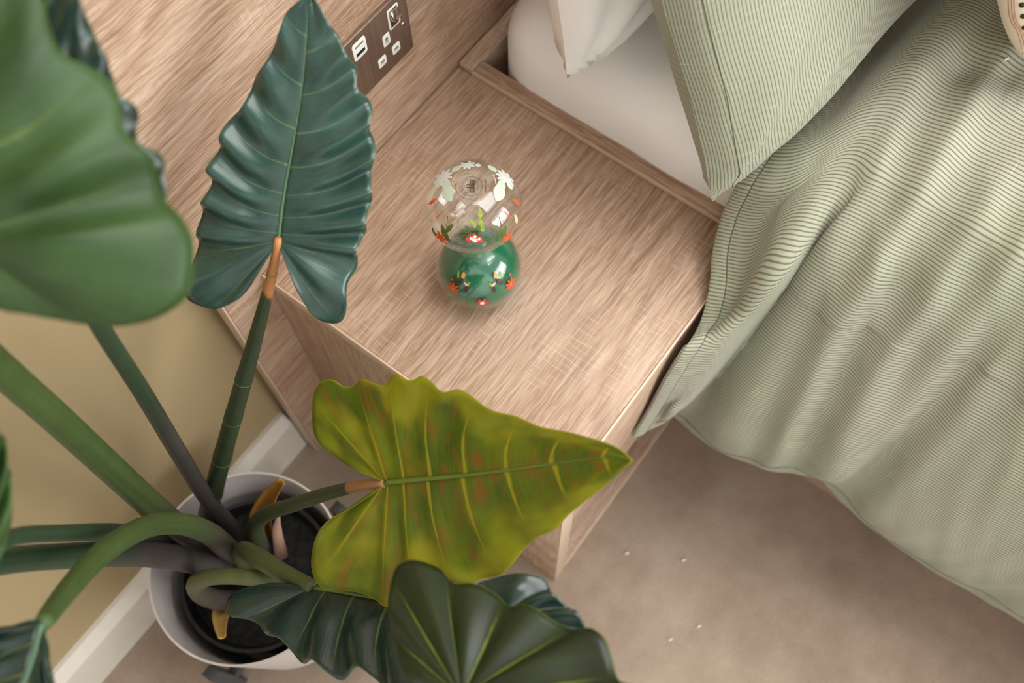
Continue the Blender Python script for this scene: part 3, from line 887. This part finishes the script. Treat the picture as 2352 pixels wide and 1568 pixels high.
# cushion reaching in at the bed's middle
CW = plain('natural_cotton', srgb(216, 200, 178), .85, .2, vary=.03, vscale=500)
cu = thing('embroidered_cushion', (.84, -.50, .17), 'natural cream cushion embroidered with dark green dots and red lines on the duvet', 'cushion')
Cc = Vector((.655, -.478, .358))
c1 = Vector((1, -.06, 0)).normalized(); c2 = Vector(lean(62)); c3 = c1.cross(c2)
if c3.y > 0: c3 = -c3
CUV, fs = [], []
NN, MM = 64, 33
for j in range(MM):
    ph = math.pi * j / (MM - 1)
    for i in range(NN):
        a = 2 * math.pi * i / NN
        ca, sa = math.cos(a), math.sin(a)
        sq = (abs(ca) ** 3.0 + abs(sa) ** 3.0) ** (-1 / 3.0)
        r = math.sin(ph) ** .75
        CUV.append(Cc + c1 * (.195 * sq * r * ca) + c2 * (.185 * sq * r * sa) + c3 * (.052 * math.cos(ph)))
for j in range(MM - 1):
    for i in range(NN):
        i2 = (i + 1) % NN; fs.append((j * NN + i, (j + 1) * NN + i, (j + 1) * NN + i2, j * NN + i2))
CU_OBJ = make('cushion_cover', CUV, fs, CW, cu)

# ------------------------------------------------------------------ plant pot, stand, plant
PC = Vector((-.2415, -.1265, 0))
POTM = plain('warm_grey_pot', srgb(186, 177, 170), .5, .35, vary=.02)
pot = thing('plant_pot', (PC.x, PC.y, -.455), 'round warm grey plant pot held in a dark stand by the skirting', 'plant pot')
RIM = -.205
zb = -.430
prof = [(1e-5, zb), (.088, zb), (.094, zb + .006), (.1105, RIM - .003), (.1108, RIM), (.1082, RIM), (.1076, RIM - .003), (.098, zb + .09), (.088, zb + .012), (1e-5, zb + .010)]
v, f = lathe_data(prof, (PC.x, PC.y), 96)
make('pot_wall', v, f, POTM, pot, autosmooth=math.radians(35))
BLK = plain('black_nursery_plastic', srgb(26, 27, 28), .45, .4)
SOIL = NT('dark_potting_filler')
s1 = SOIL.noise(SOIL.coord(), 120, 4)
SOIL.color(SOIL.ramp(s1, [(.35, srgb(16, 16, 17)), (.7, srgb(38, 36, 34))])); SOIL.set(.8, .2); SOIL.bump(s1, .6, .004)
npot = thing('nursery_pot', (PC.x, PC.y, zb + .012), 'black plastic nursery pot inside the grey planter', 'plant pot')
r0 = RIM - .050
prof = [(1e-5, zb + .0125), (.074, zb + .0125), (.086, r0 - .012), (.090, r0 - .012), (.091, r0), (.0865, r0), (.085, r0 - .006), (.080, r0 - .020), (1e-5, r0 - .020)]
v, f = lathe_data(prof, (PC.x, PC.y), 72)
make('pot_wall', v, f, BLK, npot, autosmooth=math.radians(35))
SZ = r0 - .0185
v, f = lathe_data([(1e-5, SZ + .004), (.03, SZ + .003), (.06, SZ + .001), (.081, SZ)], (PC.x, PC.y), 48)
v = [(x, y, z + .004 * noise.noise(Vector((x * 60, y * 60, 0)))) for x, y, z in v]
make('filler', v, f, SOIL.m, npot, label='dark potting filler')
STAND = plain('charcoal_painted_metal', srgb(60, 62, 62), .5, .4, vary=.08)
st = thing('plant_stand', (PC.x, PC.y, FLOOR), 'charcoal square legged plant stand under the grey pot', 'plant stand')
for k in range(4):
    a = math.radians(2 + 90 * k)
    d = Vector((math.cos(a), math.sin(a), 0)); s = Vector((-d.y, d.x, 0))
    v, f = box_data(-.008, .008, -.008, .008, FLOOR, -.355, .001)
    c = Vector((PC.x, PC.y, 0)) + d * .126
    leg = make('leg', [c + d * q.x + s * q.y + Vector((0, 0, q.z)) for q in v], f, STAND, st, autosmooth=math.radians(40))
    v, f = box_data(.02, .119, -.007, .007, zb - .018, zb - .001, .001)
    if True:
        c0 = Vector((PC.x, PC.y, 0))
        make('cross_bar', [c0 + d * q.x + s * q.y + Vector((0, 0, q.z)) for q in v], f, STAND, st, autosmooth=math.radians(40))
v, f = lathe_data([(1e-5, zb - .018), (.026, zb - .018), (.026, zb - .0008), (1e-5, zb - .0008)], (PC.x, PC.y), 24)
make('hub_plate', v, f, STAND, st, autosmooth=math.radians(35))

# leaf materials: UV.x = vein number along the margin, UV.y = 0 midrib .. 1 margin
def leaf_mat(name, dark, lite, vein, vein_amt=.7, blotch=None, rough=.32, trans=.12, spec=.5, vw=.030, fine=.35):
    m = NT(name)
    uv = m.n('ShaderNodeUVMap').outputs[0]
    sp = m.n('ShaderNodeSeparateXYZ'); m.l(uv, sp.inputs[0]); U, V = sp.outputs[0], sp.outputs[1]
    big = m.noise(m.coord(), 22, 3)
    lines = m.noise(m.mapping(uv, (26, 1.6, 1)), 1, 3, .6)
    v = m.math('ADD', m.math('MULTIPLY', big, 1 - fine), m.math('MULTIPLY', lines, fine))
    col = m.ramp(v, [(.32, dark), (.68, lite)])
    if blotch:
        bn = m.noise(m.mapping(uv, (3.2, 1.8, 1)), 1, 4, .65, .6)
        col = m.mix(m.math('MULTIPLY', m.fac(bn, .50, .66), .75), col, blotch)
        yn = m.noise(m.mapping(uv, (.9, 1.6, 1), loc=(5, 2, 0)), 1, 2)
        col = m.mix(m.math('MULTIPLY', m.fac(m.math('ADD', yn, m.math('MULTIPLY', V, .25)), .58, .85), .75), col, srgb(152, 150, 22))
    fr = m.math('ABSOLUTE', m.math('SUBTRACT', m.math('FRACT', U), .5))
    jit = m.math('MULTIPLY', m.math('SUBTRACT', m.noise(m.mapping(uv, (1, 9, 1)), 1, 2), .5), .05)
    fr = m.math('ABSOLUTE', m.math('ADD', fr, jit))
    wv = m.math('DIVIDE', vw, m.math('ADD', V, .42))
    x = m.math('DIVIDE', fr, wv)
    vl = m.math('MULTIPLY', m.fac(x, 1.0, .25), m.fac(V, .97, .45))
    mr = m.fac(V, .030, .012)
    va = m.math('MULTIPLY', m.math('MAXIMUM', vl, mr), vein_amt)
    col = m.mix(va, col, vein)
    ed = m.fac(V, .985, 1.0)
    col = m.mix(m.math('MULTIPLY', ed, .5), col, vein)
    m.color(col); m.set(rough, spec)
    m.l(m.math('ADD', m.math('MULTIPLY', lines, .18), rough - .09), m.b.inputs['Roughness'])
    m.bump(m.math('SUBTRACT', m.math('MULTIPLY', lines, .6), vl), .22, .0012)
    tl = m.n('ShaderNodeBsdfTranslucent'); m.l(col, tl.inputs[0])
    mx = m.n('ShaderNodeMixShader'); mx.inputs[0].default_value = trans
    m.l(m.b.outputs[0], mx.inputs[1]); m.l(tl.outputs[0], mx.inputs[2]); m.l(mx.outputs[0], m.out.inputs[0])
    return m.m
L_DEEP = leaf_mat('deep_blue_green_leaf', srgb(28, 52, 44), srgb(52, 84, 74), srgb(100, 122, 72), .55, vw=.022, rough=.27, spec=.65)
L_GREEN = leaf_mat('mid_green_leaf', srgb(32, 52, 18), srgb(54, 80, 36), srgb(90, 106, 46), .5, rough=.46, trans=.10, spec=.35)
L_DARK = leaf_mat('dark_olive_leaf', srgb(18, 28, 10), srgb(36, 50, 20), srgb(112, 132, 34), 1.0, rough=.42, vw=.045)
L_TEAL = leaf_mat('dark_teal_leaf', srgb(20, 38, 32), srgb(36, 58, 48), srgb(100, 116, 60), .6, rough=.27, spec=.65)
L_LIME = leaf_mat('lime_leaf_underside', srgb(62, 84, 8), srgb(116, 124, 14), srgb(160, 150, 30), .85, blotch=srgb(132, 84, 22), rough=.55, trans=.30, spec=.3, vw=.040)

plant = thing('potted_elephant_ear_plant', (PC.x, PC.y, SZ), 'large elephant ear plant with long stems in the grey pot', 'plant')

def leaf(joint, tip, t0, t1, midrib, left, right, mat, tilt=0.0, nv=(9, 9), m0=(.42, .42), fold=.10, wave=.006, quilt=.004, droop=0.0, curl=0.0, midw=.0022, midmat=None, label=None, seed=0, sag=0.0, vexp=1.5, lobe=.24):
    """outline given as traced points joint->lobe->tip for both halves, on a tilted plane at its own distance"""
    J = Vector((joint[0], joint[1])); T = Vector((tip[0], tip[1])); ax = T - J; L2 = ax.length_squared
    pe = Vector((-ax.y, ax.x)) / ax.length
    def D(p):
        q = Vector((p[0], p[1])) - J
        a = q.dot(ax) / L2; b = q.dot(pe) / ax.length
        return dep(p[0], p[1], t0 + (t1 - t0) * a + tilt * b)
    mid3 = catmull([D(p) for p in midrib], 101)
    lm = (mid3[-1] - mid3[0]).length
    axis3 = (mid3[-1] - mid3[0]).normalized()
    n = axis3.cross(D((J.x + pe.x * 100, J.y + pe.y * 100)) - D(J)).normalized()
    if n.dot(CAM_POS - mid3[0]) < 0: n = -n
    vs, fs, uvs = [], [], []
    NM, NR = 150, 15
    for side, (mg, nvn, mm) in enumerate(((left, nv[0], m0[0]), (right, nv[1], m0[1]))):
        pts = catmull([D(p) for p in mg], NM + 1)
        base = len(vs)
        for i in range(NM + 1):
            m = i / NM
            t = 0 if m < mm else ((m - mm) / (1 - mm))
            t = t ** vexp
            k = t * 100; k0 = min(99, int(k))
            c = mid3[k0].lerp(mid3[k0 + 1], k - k0)
            e = pts[i]; w = (e - c).length
            ph = nvn * (lobe * m / mm if m < mm else lobe + (1 - lobe) * (m - mm) / (1 - mm)) + .30 * noise.noise(Vector((m * 3.1, seed * 2 + side, .5)))
            for r_ in range(NR + 1):
                r = r_ / NR
                p = c.lerp(e, r)
                # lateral veins bow toward the tip
                p = p - axis3 * (w * .10 * math.sin(math.pi * r) * min(1, t * 4))
                s = math.sin(math.pi * ph) ** 2                     # 1 between veins (veins at half numbers are low)
                s2 = math.cos(2 * math.pi * (ph - .5))
                env = math.sin(math.pi * min(1, m * 1.02)) ** .5
                dz = fold * w * (r ** .8) - (fold * 1.3 + curl) * w * r ** 2.4
                dz += -quilt * s2 * math.sin(math.pi * min(1, r * .85 + .05)) * env * min(1, w * r / .03)
                dz += wave * (r ** 2.2) * math.sin(2 * math.pi * ph + seed + side * 1.3) * env * (.4 + .6 * min(1, m / mm))
                dz += .004 * noise.noise(Vector((m * 4 + seed, r * 2, side * 5))) * r
                a = (p - mid3[0]).dot(axis3) / lm
                dz -= droop * a * a * lm
                dz -= sag * max(0, -a) * lm
                vs.append(p + n * dz); uvs.append((ph, max(.001, r)))
        for i in range(NM):
            for r_ in range(NR):
                a = base + i * (NR + 1) + r_
                q = (a, a + 1, a + NR + 2, a + NR + 1)
                fs.append(q if side == 0 else q[::-1])
    o = make('leaf', vs, fs, mat, plant, uvs=uvs, label=label)
    md = o.modifiers.new('thickness', 'SOLIDIFY'); md.thickness = .0009; md.offset = 0
    mp = []
    for k in range(0, 101, 2):
        a = k / 100; mp.append(mid3[k] + n * (-droop * a * a * lm))
    tv, tf, _ = tube_data(mp, [midw * (1 - .8 * k / (len(mp) - 1)) for k in range(len(mp))], 8)
    make('midrib', tv, tf, midmat or MIDM, o)
    return o
MIDM = plain('leaf_midrib_green', srgb(70, 104, 72), .4, vary=.1)
MIDL = plain('leaf_midrib_lime', srgb(84, 98, 24), .5, vary=.15)
MIDD = plain('leaf_midrib_olive', srgb(92, 108, 40), .5, vary=.1)

# leaf standing in front of the headboard
leaf((639, 553), (712, -28), .790, .700,
     [(639, 553), (652, 448), (674, 323), (694, 199), (704, 100), (712, -28)],
     [(636, 556), (622, 572), (597, 612), (577, 652), (552, 682), (522, 701), (488, 716), (448, 708), (425, 687), (431, 645), (444, 590), (450, 552), (455, 512), (460, 468), (478, 433), (475, 388), (500, 343), (512, 293),
      (557, 244), (582, 184), (609, 144), (642, 75), (657, 30), (700, -10), (712, -28)],
     [(644, 553), (653, 560), (667, 592), (682, 637), (697, 682), (716, 726), (746, 751), (776, 751), (796, 706), (798, 652), (816, 622), (821, 577), (841, 527), (846, 483), (856, 438), (848, 398), (863, 353), (846, 308),
      (853, 264), (841, 234), (821, 199), (816, 169), (796, 119), (776, 85), (751, 40), (727, 0), (712, -28)],
     L_DEEP, .0, (10.5, 11), (.40, .42), fold=.15, wave=.0062, quilt=.0020, vexp=1.5, midw=.0017, label='blue green arrowhead leaf', seed=.6)
# lime underside leaf over the cabinet corner
leaf((885, 1108), (1453, 1058), .800, .655,
     [(885, 1108), (959, 1101), (1070, 1091), (1181, 1077), (1292, 1062), (1384, 1051), (1453, 1058)],
     [(884, 1105), (855, 1095), (811, 1077), (774, 1054), (737, 1021), (722, 992), (718, 940), (724, 903), (741, 877), (767, 870), (792, 886), (811, 886), (829, 870), (855, 875), (881, 884), (900, 864), (914, 857), (940, 871), (955, 871),
      (970, 862), (992, 875), (1022, 897), (1037, 897), (1055, 892), (1074, 901), (1107, 925), (1144, 945), (1188, 958), (1255, 984), (1329, 999), (1384, 1016), (1429, 1036), (1453, 1058)],
     [(884, 1112), (878, 1117), (848, 1140), (804, 1169), (759, 1195), (733, 1225), (722, 1254), (718, 1295), (726, 1324), (744, 1347), (781, 1354), (818, 1361), (859, 1380), (889, 1391), (935, 1368), (985, 1345), (1044, 1330), (1085, 1336), (1107, 1328),
      (1155, 1317), (1177, 1299), (1203, 1262), (1236, 1232), (1277, 1214), (1299, 1188), (1336, 1158), (1384, 1121), (1425, 1084), (1453, 1058)],
     L_LIME, .03, (9, 9), (.36, .38), fold=-.05, wave=.002, quilt=-.0018, midmat=MIDL, label='lime green leaf underside with rust blotches', seed=2.0)
# big near leaf, reaching in from the side
leaf((-70, 560), (-30, -420), .440, .400,
     [(-70, 560), (-60, 300), (-45, -50), (-30, -420)],
     [(-74, 556), (-120, 700), (-250, 740), (-400, 690), (-450, 560), (-430, 380), (-350, 150), (-230, -150), (-30, -420)],
     [(-66, 566), (-40, 680), (0, 716), (50, 726), (124, 741), (239, 754), (323, 741), (393, 711), (433, 672), (445, 597), (440, 542), (413, 498), (383, 473), (358, 428), (348, 363), (299, 318), (276, 279), (269, 224), (244, 189), (199, 154), (144, 124),
      (119, 75), (100, 0), (60, -120), (20, -300), (-30, -420)],
     L_GREEN, .05, (4, 4.2), (.40, .46), fold=.20, wave=.004, quilt=.005, vexp=1.7, label='large glossy green leaf', seed=1.1)
# darker leaf just behind it
leaf((150, 600), (60, -300), .500, .455,
     [(150, 600), (130, 350), (95, 0), (60, -300)],
     [(146, 600), (100, 690), (20, 690), (-60, 620), (-90, 450), (-60, 200), (0, -50), (60, -300)],
     [(154, 604), (190, 660), (260, 690), (340, 660), (384, 560), (388, 478), (389, 448), (381, 398), (368, 358), (325, 326), (311, 298), (312, 262), (306, 239), (275, 215), (246, 160), (247, 126), (222, 92), (199, 52), (189, 0), (150, -120), (60, -300)],
     L_TEAL, .02, (7, 8), (.42, .42), fold=.05, wave=.006, quilt=.005, label='dark blue green leaf behind the large near leaf', seed=3.0)
# drooping leaf over the pot edge
leaf((722, 1350), (1330, 1720), .900, .640,
     [(722, 1350), (800, 1362), (900, 1385), (1050, 1470), (1200, 1590), (1330, 1720)],
     [(718, 1352), (671, 1340), (614, 1335), (573, 1341), (533, 1364), (517, 1390), (524, 1413), (561, 1417), (582, 1426), (598, 1446), (622, 1462), (651, 1472), (663, 1491), (676, 1511), (696, 1519), (724, 1519), (745, 1540), (765, 1552),
      (794, 1540), (827, 1534), (847, 1548), (870, 1572), (930, 1620), (1050, 1690), (1200, 1740), (1330, 1720)],
     [(726, 1348), (745, 1325), (790, 1300), (850, 1290), (920, 1310), (990, 1345), (1060, 1390), (1150, 1460), (1250, 1580), (1330, 1720)],
     L_TEAL, -.10, (8, 6), (.30, .30), fold=.12, wave=.006, quilt=.004, midmat=MIDD, label='dark green wavy leaf drooping over the pot edge', seed=.2)
# near leaf at the bottom with bright veins
leaf((1062, 1602), (1560, 1760), .600, .520,
     [(1062, 1602), (1200, 1640), (1380, 1700), (1560, 1760)],
     [(1056, 1600), (1000, 1600), (949, 1568), (929, 1552), (908, 1495), (896, 1434), (890, 1372), (894, 1323), (908, 1297), (933, 1287), (973, 1289), (1006, 1299), (1022, 1319), (1051, 1338), (1092, 1342), (1130, 1356), (1169, 1388), (1214, 1394),
      (1275, 1425), (1316, 1440), (1357, 1444), (1390, 1466), (1400, 1495), (1410, 1540), (1422, 1560), (1470, 1580), (1560, 1760)],
     [(1056, 1604), (1000, 1660), (1020, 1740), (1120, 1800), (1280, 1830), (1440, 1820), (1560, 1760)],
     L_DARK, -.08, (8, 5), (.74, .40), fold=.06, wave=.003, quilt=.0016, lobe=.75, midmat=MIDD, label='dark olive leaf with bright green veins', seed=1.9)
# leaf behind it
leaf((1168, 1400), (1420, 1620), .660, .600,
     [(1168, 1400), (1230, 1440), (1330, 1530), (1420, 1620)],
     [(1164, 1398), (1130, 1385), (1100, 1360), (1094, 1338), (1124, 1326), (1169, 1319), (1218, 1321), (1246, 1324), (1259, 1344), (1271, 1366), (1300, 1385), (1324, 1405), (1342, 1432), (1352, 1470), (1400, 1540), (1420, 1620)],
     [(1166, 1404), (1130, 1430), (1130, 1500), (1200, 1570), (1320, 1620), (1420, 1620)],
     L_TEAL, -.03, (6, 5), (.45, .4), fold=.12, wave=.004, quilt=.004, midmat=MIDD, label='dark teal leaf behind the olive leaf', seed=.9)
# leaves cut by the picture edge at the side
leaf((98, 1432), (-120, 1900), .560, .500,
     [(98, 1432), (60, 1560), (-30, 1740), (-120, 1900)],
     [(94, 1430), (70, 1424), (20, 1436), (-60, 1450), (-160, 1520), (-200, 1650), (-180, 1780), (-120, 1900)],
     [(101, 1434), (108, 1480), (116, 1560), (120, 1680), (60, 1800), (-120, 1900)],
     L_TEAL, .04, (6, 6), (.40, .30), fold=.08, wave=.003, quilt=.004, label='dark green leaf on the arching stem', seed=.4)
leaf((-50, 1290), (-260, 860), .520, .470,
     [(-50, 1290), (-110, 1160), (-190, 1000), (-260, 860)],
     [(-52, 1286), (-140, 1330), (-260, 1300), (-320, 1150), (-310, 980), (-260, 860)],
     [(-46, 1292), (-10, 1296), (14, 1250), (27, 1180), (24, 1090), (8, 1010), (-40, 930), (-130, 870), (-260, 860)],
     L_GREEN, .02, (6, 6), (.40, .40), fold=.08, wave=.003, quilt=.004, label='green leaf edge beside the long stems', seed=.7)
leaf((-230, 640), (-700, 300), .500, .460,
     [(-230, 640), (-380, 540), (-540, 420), (-700, 300)],
     [(-232, 636), (-260, 520), (-380, 420), (-520, 340), (-700, 300)],
     [(-232, 644), (-260, 760), (-400, 760), (-560, 620), (-700, 300)],
     L_GREEN, .02, (6, 6), (.40, .40), fold=.08, wave=.003, quilt=.004, label='green leaf on the long leaning stem', seed=.7)

# stems: UV.y runs from pot to leaf
def stem_mat(name, base, upper, tipc=None, b0=.25, b1=.55):
    m = NT(name)
    uv = m.n('ShaderNodeUVMap').outputs[0]
    sp = m.n('ShaderNodeSeparateXYZ'); m.l(uv, sp.inputs[0]); V = sp.outputs[1]
    nz = m.noise(m.coord(), 70, 3); lines = m.noise(m.mapping(uv, (14, 5, 1)), 1, 3)
    c = m.mix(m.fac(V, b0, b1), base, upper)
    c = m.mix(m.math('MULTIPLY', m.fac(m.math('ADD', m.math('MULTIPLY', nz, .5), m.math('MULTIPLY', lines, .5)), .40, .62), .35), c, tuple(x * .55 for x in upper[:3]) + (1,))
    if tipc: c = m.mix(m.fac(m.math('ADD', V, m.math('MULTIPLY', m.math('SUBTRACT', nz, .5), .06)), .865, .885), c, tipc)
    m.color(c); m.set(.5, .35); m.bump(lines, .2, .0008)
    return m.m
ST_A = stem_mat('dark_green_stem_tan_tip', srgb(60, 54, 48), srgb(46, 58, 36), srgb(176, 120, 72), .10, .40)
ST_G = stem_mat('olive_stem_tan_tip', srgb(66, 58, 56), srgb(60, 68, 40), srgb(160, 112, 76), .10, .35)
ST_P = stem_mat('purple_grey_to_green_stem', srgb(74, 64, 62), srgb(66, 86, 42), None, .28, .55)
ST_H = stem_mat('purple_grey_to_dark_green_stem', srgb(68, 60, 58), srgb(44, 66, 44), None, .40, .70)
ST_O = stem_mat('olive_stem', srgb(74, 64, 62), srgb(80, 86, 48), None, .15, .40)
NODE = plain('pale_green_leaf_scar', srgb(72, 98, 70), .5, vary=.1)
def stem(path, mat, nodes=(), n=70, label=None):
    """path: (px, py, depth, width_px)"""
    pts = catmull([dep(u, w, t) for u, w, t, _ in path], n)
    # radius at each sample from the nearest keyed width
    keys = []; acc = 0; prev = None
    P3 = [dep(u, w, t) for u, w, t, _ in path]
    for p, (u, w, t, wd) in zip(P3, path):
        if prev is not None: acc += (p - prev).length
        keys.append((acc, wd / 2 / FPX * t)); prev = p
    tot = acc
    rad = [lin(keys, tot * k / (n - 1)) for k in range(n)]
    for k in range(n):           # gentle swelling at the rings
        for s in nodes:
            rad[k] *= 1 + .06 * math.exp(-((k / (n - 1) - s) / .012) ** 2)
    v, f, uv = tube_data(pts, rad, 16)
    o = make('stem', v, f, mat, plant, uvs=uv, label=label)
    for s in nodes:
        k = int(s * (n - 1)); k = max(1, min(n - 2, k))
        d = (pts[k + 1] - pts[k - 1]).normalized()
        tv, tf, _ = tube_data([pts[k] - d * .0006, pts[k] - d * .0003, pts[k] + d * .0003, pts[k] + d * .0006], [rad[k] * 1.00, rad[k] * 1.02, rad[k] * 1.02, rad[k] * 1.00], 16)
        make('leaf_scar', tv, tf, NODE, o)
    return o
stem([(505, 1245, 1.24, 34), (478, 1195, 1.17, 44), (490, 1130, 1.10, 44), (520, 1015, 1.02, 42), (560, 872, .94, 40), (598, 735, .87, 32), (622, 640, .825, 25), (635, 575, .795, 20), (639, 548, .785, 16)],
     ST_A, (.42, .55, .66, .28, .93), label='upright stem with tan tip')
stem([(590, 1290, 1.26, 34), (545, 1225, 1.21, 34), (480, 1150, 1.10, 38), (420, 1055, .97, 40), (330, 905, .80, 42), (240, 765, .64, 44), (180, 660, .53, 44), (150, 600, .500, 36)], ST_H, ())
stem([(520, 1290, 1.27, 40), (440, 1235, 1.10, 54), (370, 1180, .96, 62), (260, 1080, .82, 66), (130, 960, .69, 72), (0, 845, .60, 78), (-150, 700, .52, 74), (-230, 640, .500, 60)], ST_P, ())
stem([(610, 1320, 1.27, 44), (545, 1280, 1.16, 52), (480, 1225, 1.02, 52), (415, 1203, .92, 50), (340, 1208, .84, 52), (240, 1265, .74, 54), (160, 1350, .65, 52), (110, 1415, .59, 46), (98, 1432, .565, 40)], ST_P, (), label='arching green stem')
stem([(540, 1300, 1.26, 36), (450, 1265, 1.14, 38), (370, 1238, 1.02, 40), (280, 1223, .88, 42), (150, 1224, .72, 40), (20, 1236, .60, 42), (-50, 1290, .525, 42)], ST_H, ())
stem([(600, 1335, 1.26, 40), (520, 1310, 1.14, 50), (430, 1285, 1.04, 58), (330, 1272, .94, 60), (160, 1276, .78, 60), (0, 1290, .66, 62), (-150, 1330, .58, 62), (-300, 1400, .54, 60)], ST_H, ())
stem([(625, 1300, 1.26, 36), (598, 1250, 1.18, 40), (588, 1205, 1.10, 40), (612, 1180, 1.05, 36), (670, 1160, .98, 34), (750, 1134, .91, 32), (830, 1115, .84, 28), (888, 1108, .802, 24)], ST_G, (), label='short bent stem with tan tip')
stem([(590, 1320, 1.26, 36), (560, 1285, 1.14, 44), (560, 1265, 1.06, 46), (600, 1285, .98, 46), (650, 1315, .94, 42), (722, 1350, .902, 36)], ST_O, (), label='short olive stem bending over the pot')
stem([(590, 1360, 1.26, 38), (520, 1378, 1.18, 50), (465, 1365, 1.10, 46), (452, 1338, 1.03, 42), (490, 1324, 1.00, 38), (580, 1327, .985, 36), (680, 1350, .985, 34), (800, 1420, .94, 32), (930, 1530, .84, 30), (1010, 1620, .69, 30), (1062, 1602, .602, 28)], ST_O, (), n=100, label='olive stem looping over the pot edge')
stem([(640, 1350, 1.26, 34), (700, 1370, 1.14, 34), (820, 1400, .98, 32), (1000, 1420, .80, 30), (1168, 1402, .662, 26)], ST_O, ())

# dry sheaths at the foot of the stems
def sheath(path, mat, label=None, cup=.45):
    """path: (px, py, depth, width_px); a curled papery blade"""
    P3 = catmull([dep(u, w, t) for u, w, t, _ in path], 36)
    keys = []; acc = 0; prev = None
    for (u, w, t, wd) in path:
        p = dep(u, w, t)
        if prev is not None: acc += (p - prev).length
        keys.append((acc, wd / FPX * t / 2)); prev = p
    vs, fs, uv = [], [], []
    K = 11
    for k, p in enumerate(P3):
        d = (P3[min(35, k + 1)] - P3[max(0, k - 1)]).normalized()
        view = (CAM_POS - p).normalized(); sd = d.cross(view).normalized(); nn = sd.cross(d)
        w = lin(keys, acc * k / 35)
        for q in range(K):
            a = -1 + 2 * q / (K - 1)
            vs.append(p + sd * a * w - nn * w * cup * (1 - a * a) * 1.4); uv.append((q / (K - 1), k / 35))
    for k in range(35):
        for q in range(K - 1): fs.append((k * K + q, k * K + q + 1, (k + 1) * K + q + 1, (k + 1) * K + q))
    o = make('sheath', vs, fs, mat, plant, uvs=uv, label=label)
    md = o.modifiers.new('thickness', 'SOLIDIFY'); md.thickness = .0012
    return o
SH_O = stem_mat('amber_dry_sheath', srgb(120, 72, 26), srgb(158, 108, 46), None, .1, .8)
SH_P = stem_mat('pinkish_dry_sheath', srgb(132, 100, 88), srgb(170, 136, 118), None, .1, .8)
SH_T = stem_mat('tan_dry_sheath', srgb(124, 76, 30), srgb(186, 150, 84), None, .1, .7)
sheath([(615, 1290, 1.25, 30), (600, 1235, 1.21, 52), (598, 1185, 1.15, 46), (618, 1140, 1.10, 32), (646, 1106, 1.07, 14)], SH_O, 'amber dry sheath')
sheath([(652, 1320, 1.25, 34), (645, 1270, 1.20, 30), (636, 1215, 1.15, 22), (640, 1180, 1.12, 6)], SH_P, 'pinkish dry sheath', -.3)
sheath([(528, 1350, 1.24, 30), (515, 1380, 1.19, 40), (506, 1415, 1.16, 34), (507, 1445, 1.14, 22), (510, 1462, 1.13, 14)], SH_T, 'tan dry sheath')
sheath([(490, 1275, 1.24, 20), (420, 1245, 1.15, 26), (360, 1215, 1.10, 20), (318, 1188, 1.08, 10)], SH_O, 'amber dry sheath')

# cushion embroidery, placed on the cushion's own surface -------------------------------------
from mathutils.bvhtree import BVHTree
bv = BVHTree.FromPolygons(CUV, fs and [tuple(p.vertices) for p in CU_OBJ.data.polygons])
GDOT = plain('dark_green_wool', srgb(44, 56, 32), .9, .1, vary=.25, vscale=900)
RLINE = plain('rust_thread', srgb(168, 112, 84), .8, vary=.1)
def hit(u, w):
    h = bv.ray_cast(CAM_POS, ray(u, w).normalized())
    return (h[0], h[1]) if h[0] is not None else None
for (u, w) in ((2348, 11), (2351, 37), (2355, 63), (2362, 92), (2344, -16), (2340, -44)):
    h = hit(u, w)
    if not h: continue
    p, nn = h; a = nn.orthogonal().normalized(); b = nn.cross(a)
    vs, f2 = [], []
    for r, z in ((0, .0016), (.0012, .0015), (.0022, .0009), (.0026, 0)):
        for k in range(16): vs.append(p + a * r * math.cos(k * math.pi / 8) + b * r * math.sin(k * math.pi / 8) + nn * z)
    for i in range(3):
        for k in range(16): f2.append((i * 16 + k, i * 16 + (k + 1) % 16, (i + 1) * 16 + (k + 1) % 16, (i + 1) * 16 + k))
    make('embroidered_dot', vs, f2, GDOT, cu)
for off in (0, 7, 13):
    pts = [hit(u + off, w) for u, w in ((2312, -30), (2316, 0), (2318, 30), (2324, 52), (2336, 70), (2344, 95), (2350, 125))]
    pts = [q[0] + q[1] * .0003 for q in pts if q]
    if len(pts) > 2:
        pts = catmull(pts, 30)
        v, f, _ = tube_data(pts, [.00035] * 30, 6); make('stitch_line', v, f, RLINE, cu)

# scraps of lint ------------------------------------------------------------------------------
LINT = plain('white_lint', srgb(222, 216, 206), .9)
def lint(p, L, label, group=None):
    pts = [p + Vector((L * (k / 5 - .5), L * .25 * math.sin(k * 1.3), L * .16 + .15 * L * math.sin(k * 2.1) ** 2)) for k in range(6)]
    v, f, _ = tube_data(pts, [L * .14, L * .2, L * .24, L * .22, L * .2, L * .12], 8)
    return tag(make('lint_scrap', v, f, LINT), label, 'lint', group)
for (u, w) in ((1440, 1270), (1570, 1286), (1605, 1438), (1540, 1468)):
    lint(onZ(u, w, FLOOR), .0055, 'tiny white lint scrap lying on the beige carpet', 'lint scraps on the carpet')
dv = bpy.data.objects['duvet_cover']; off = world_of(dv)
bd = BVHTree.FromPolygons([q.co + off for q in dv.data.vertices], [tuple(p.vertices) for p in dv.data.polygons])
h = bd.ray_cast(CAM_POS, ray(2311, 137).normalized())
if h[0] is not None: lint(h[0] + Vector((0, 0, .0002)), .0040, 'tiny white lint scrap on the striped duvet beside the cushion')
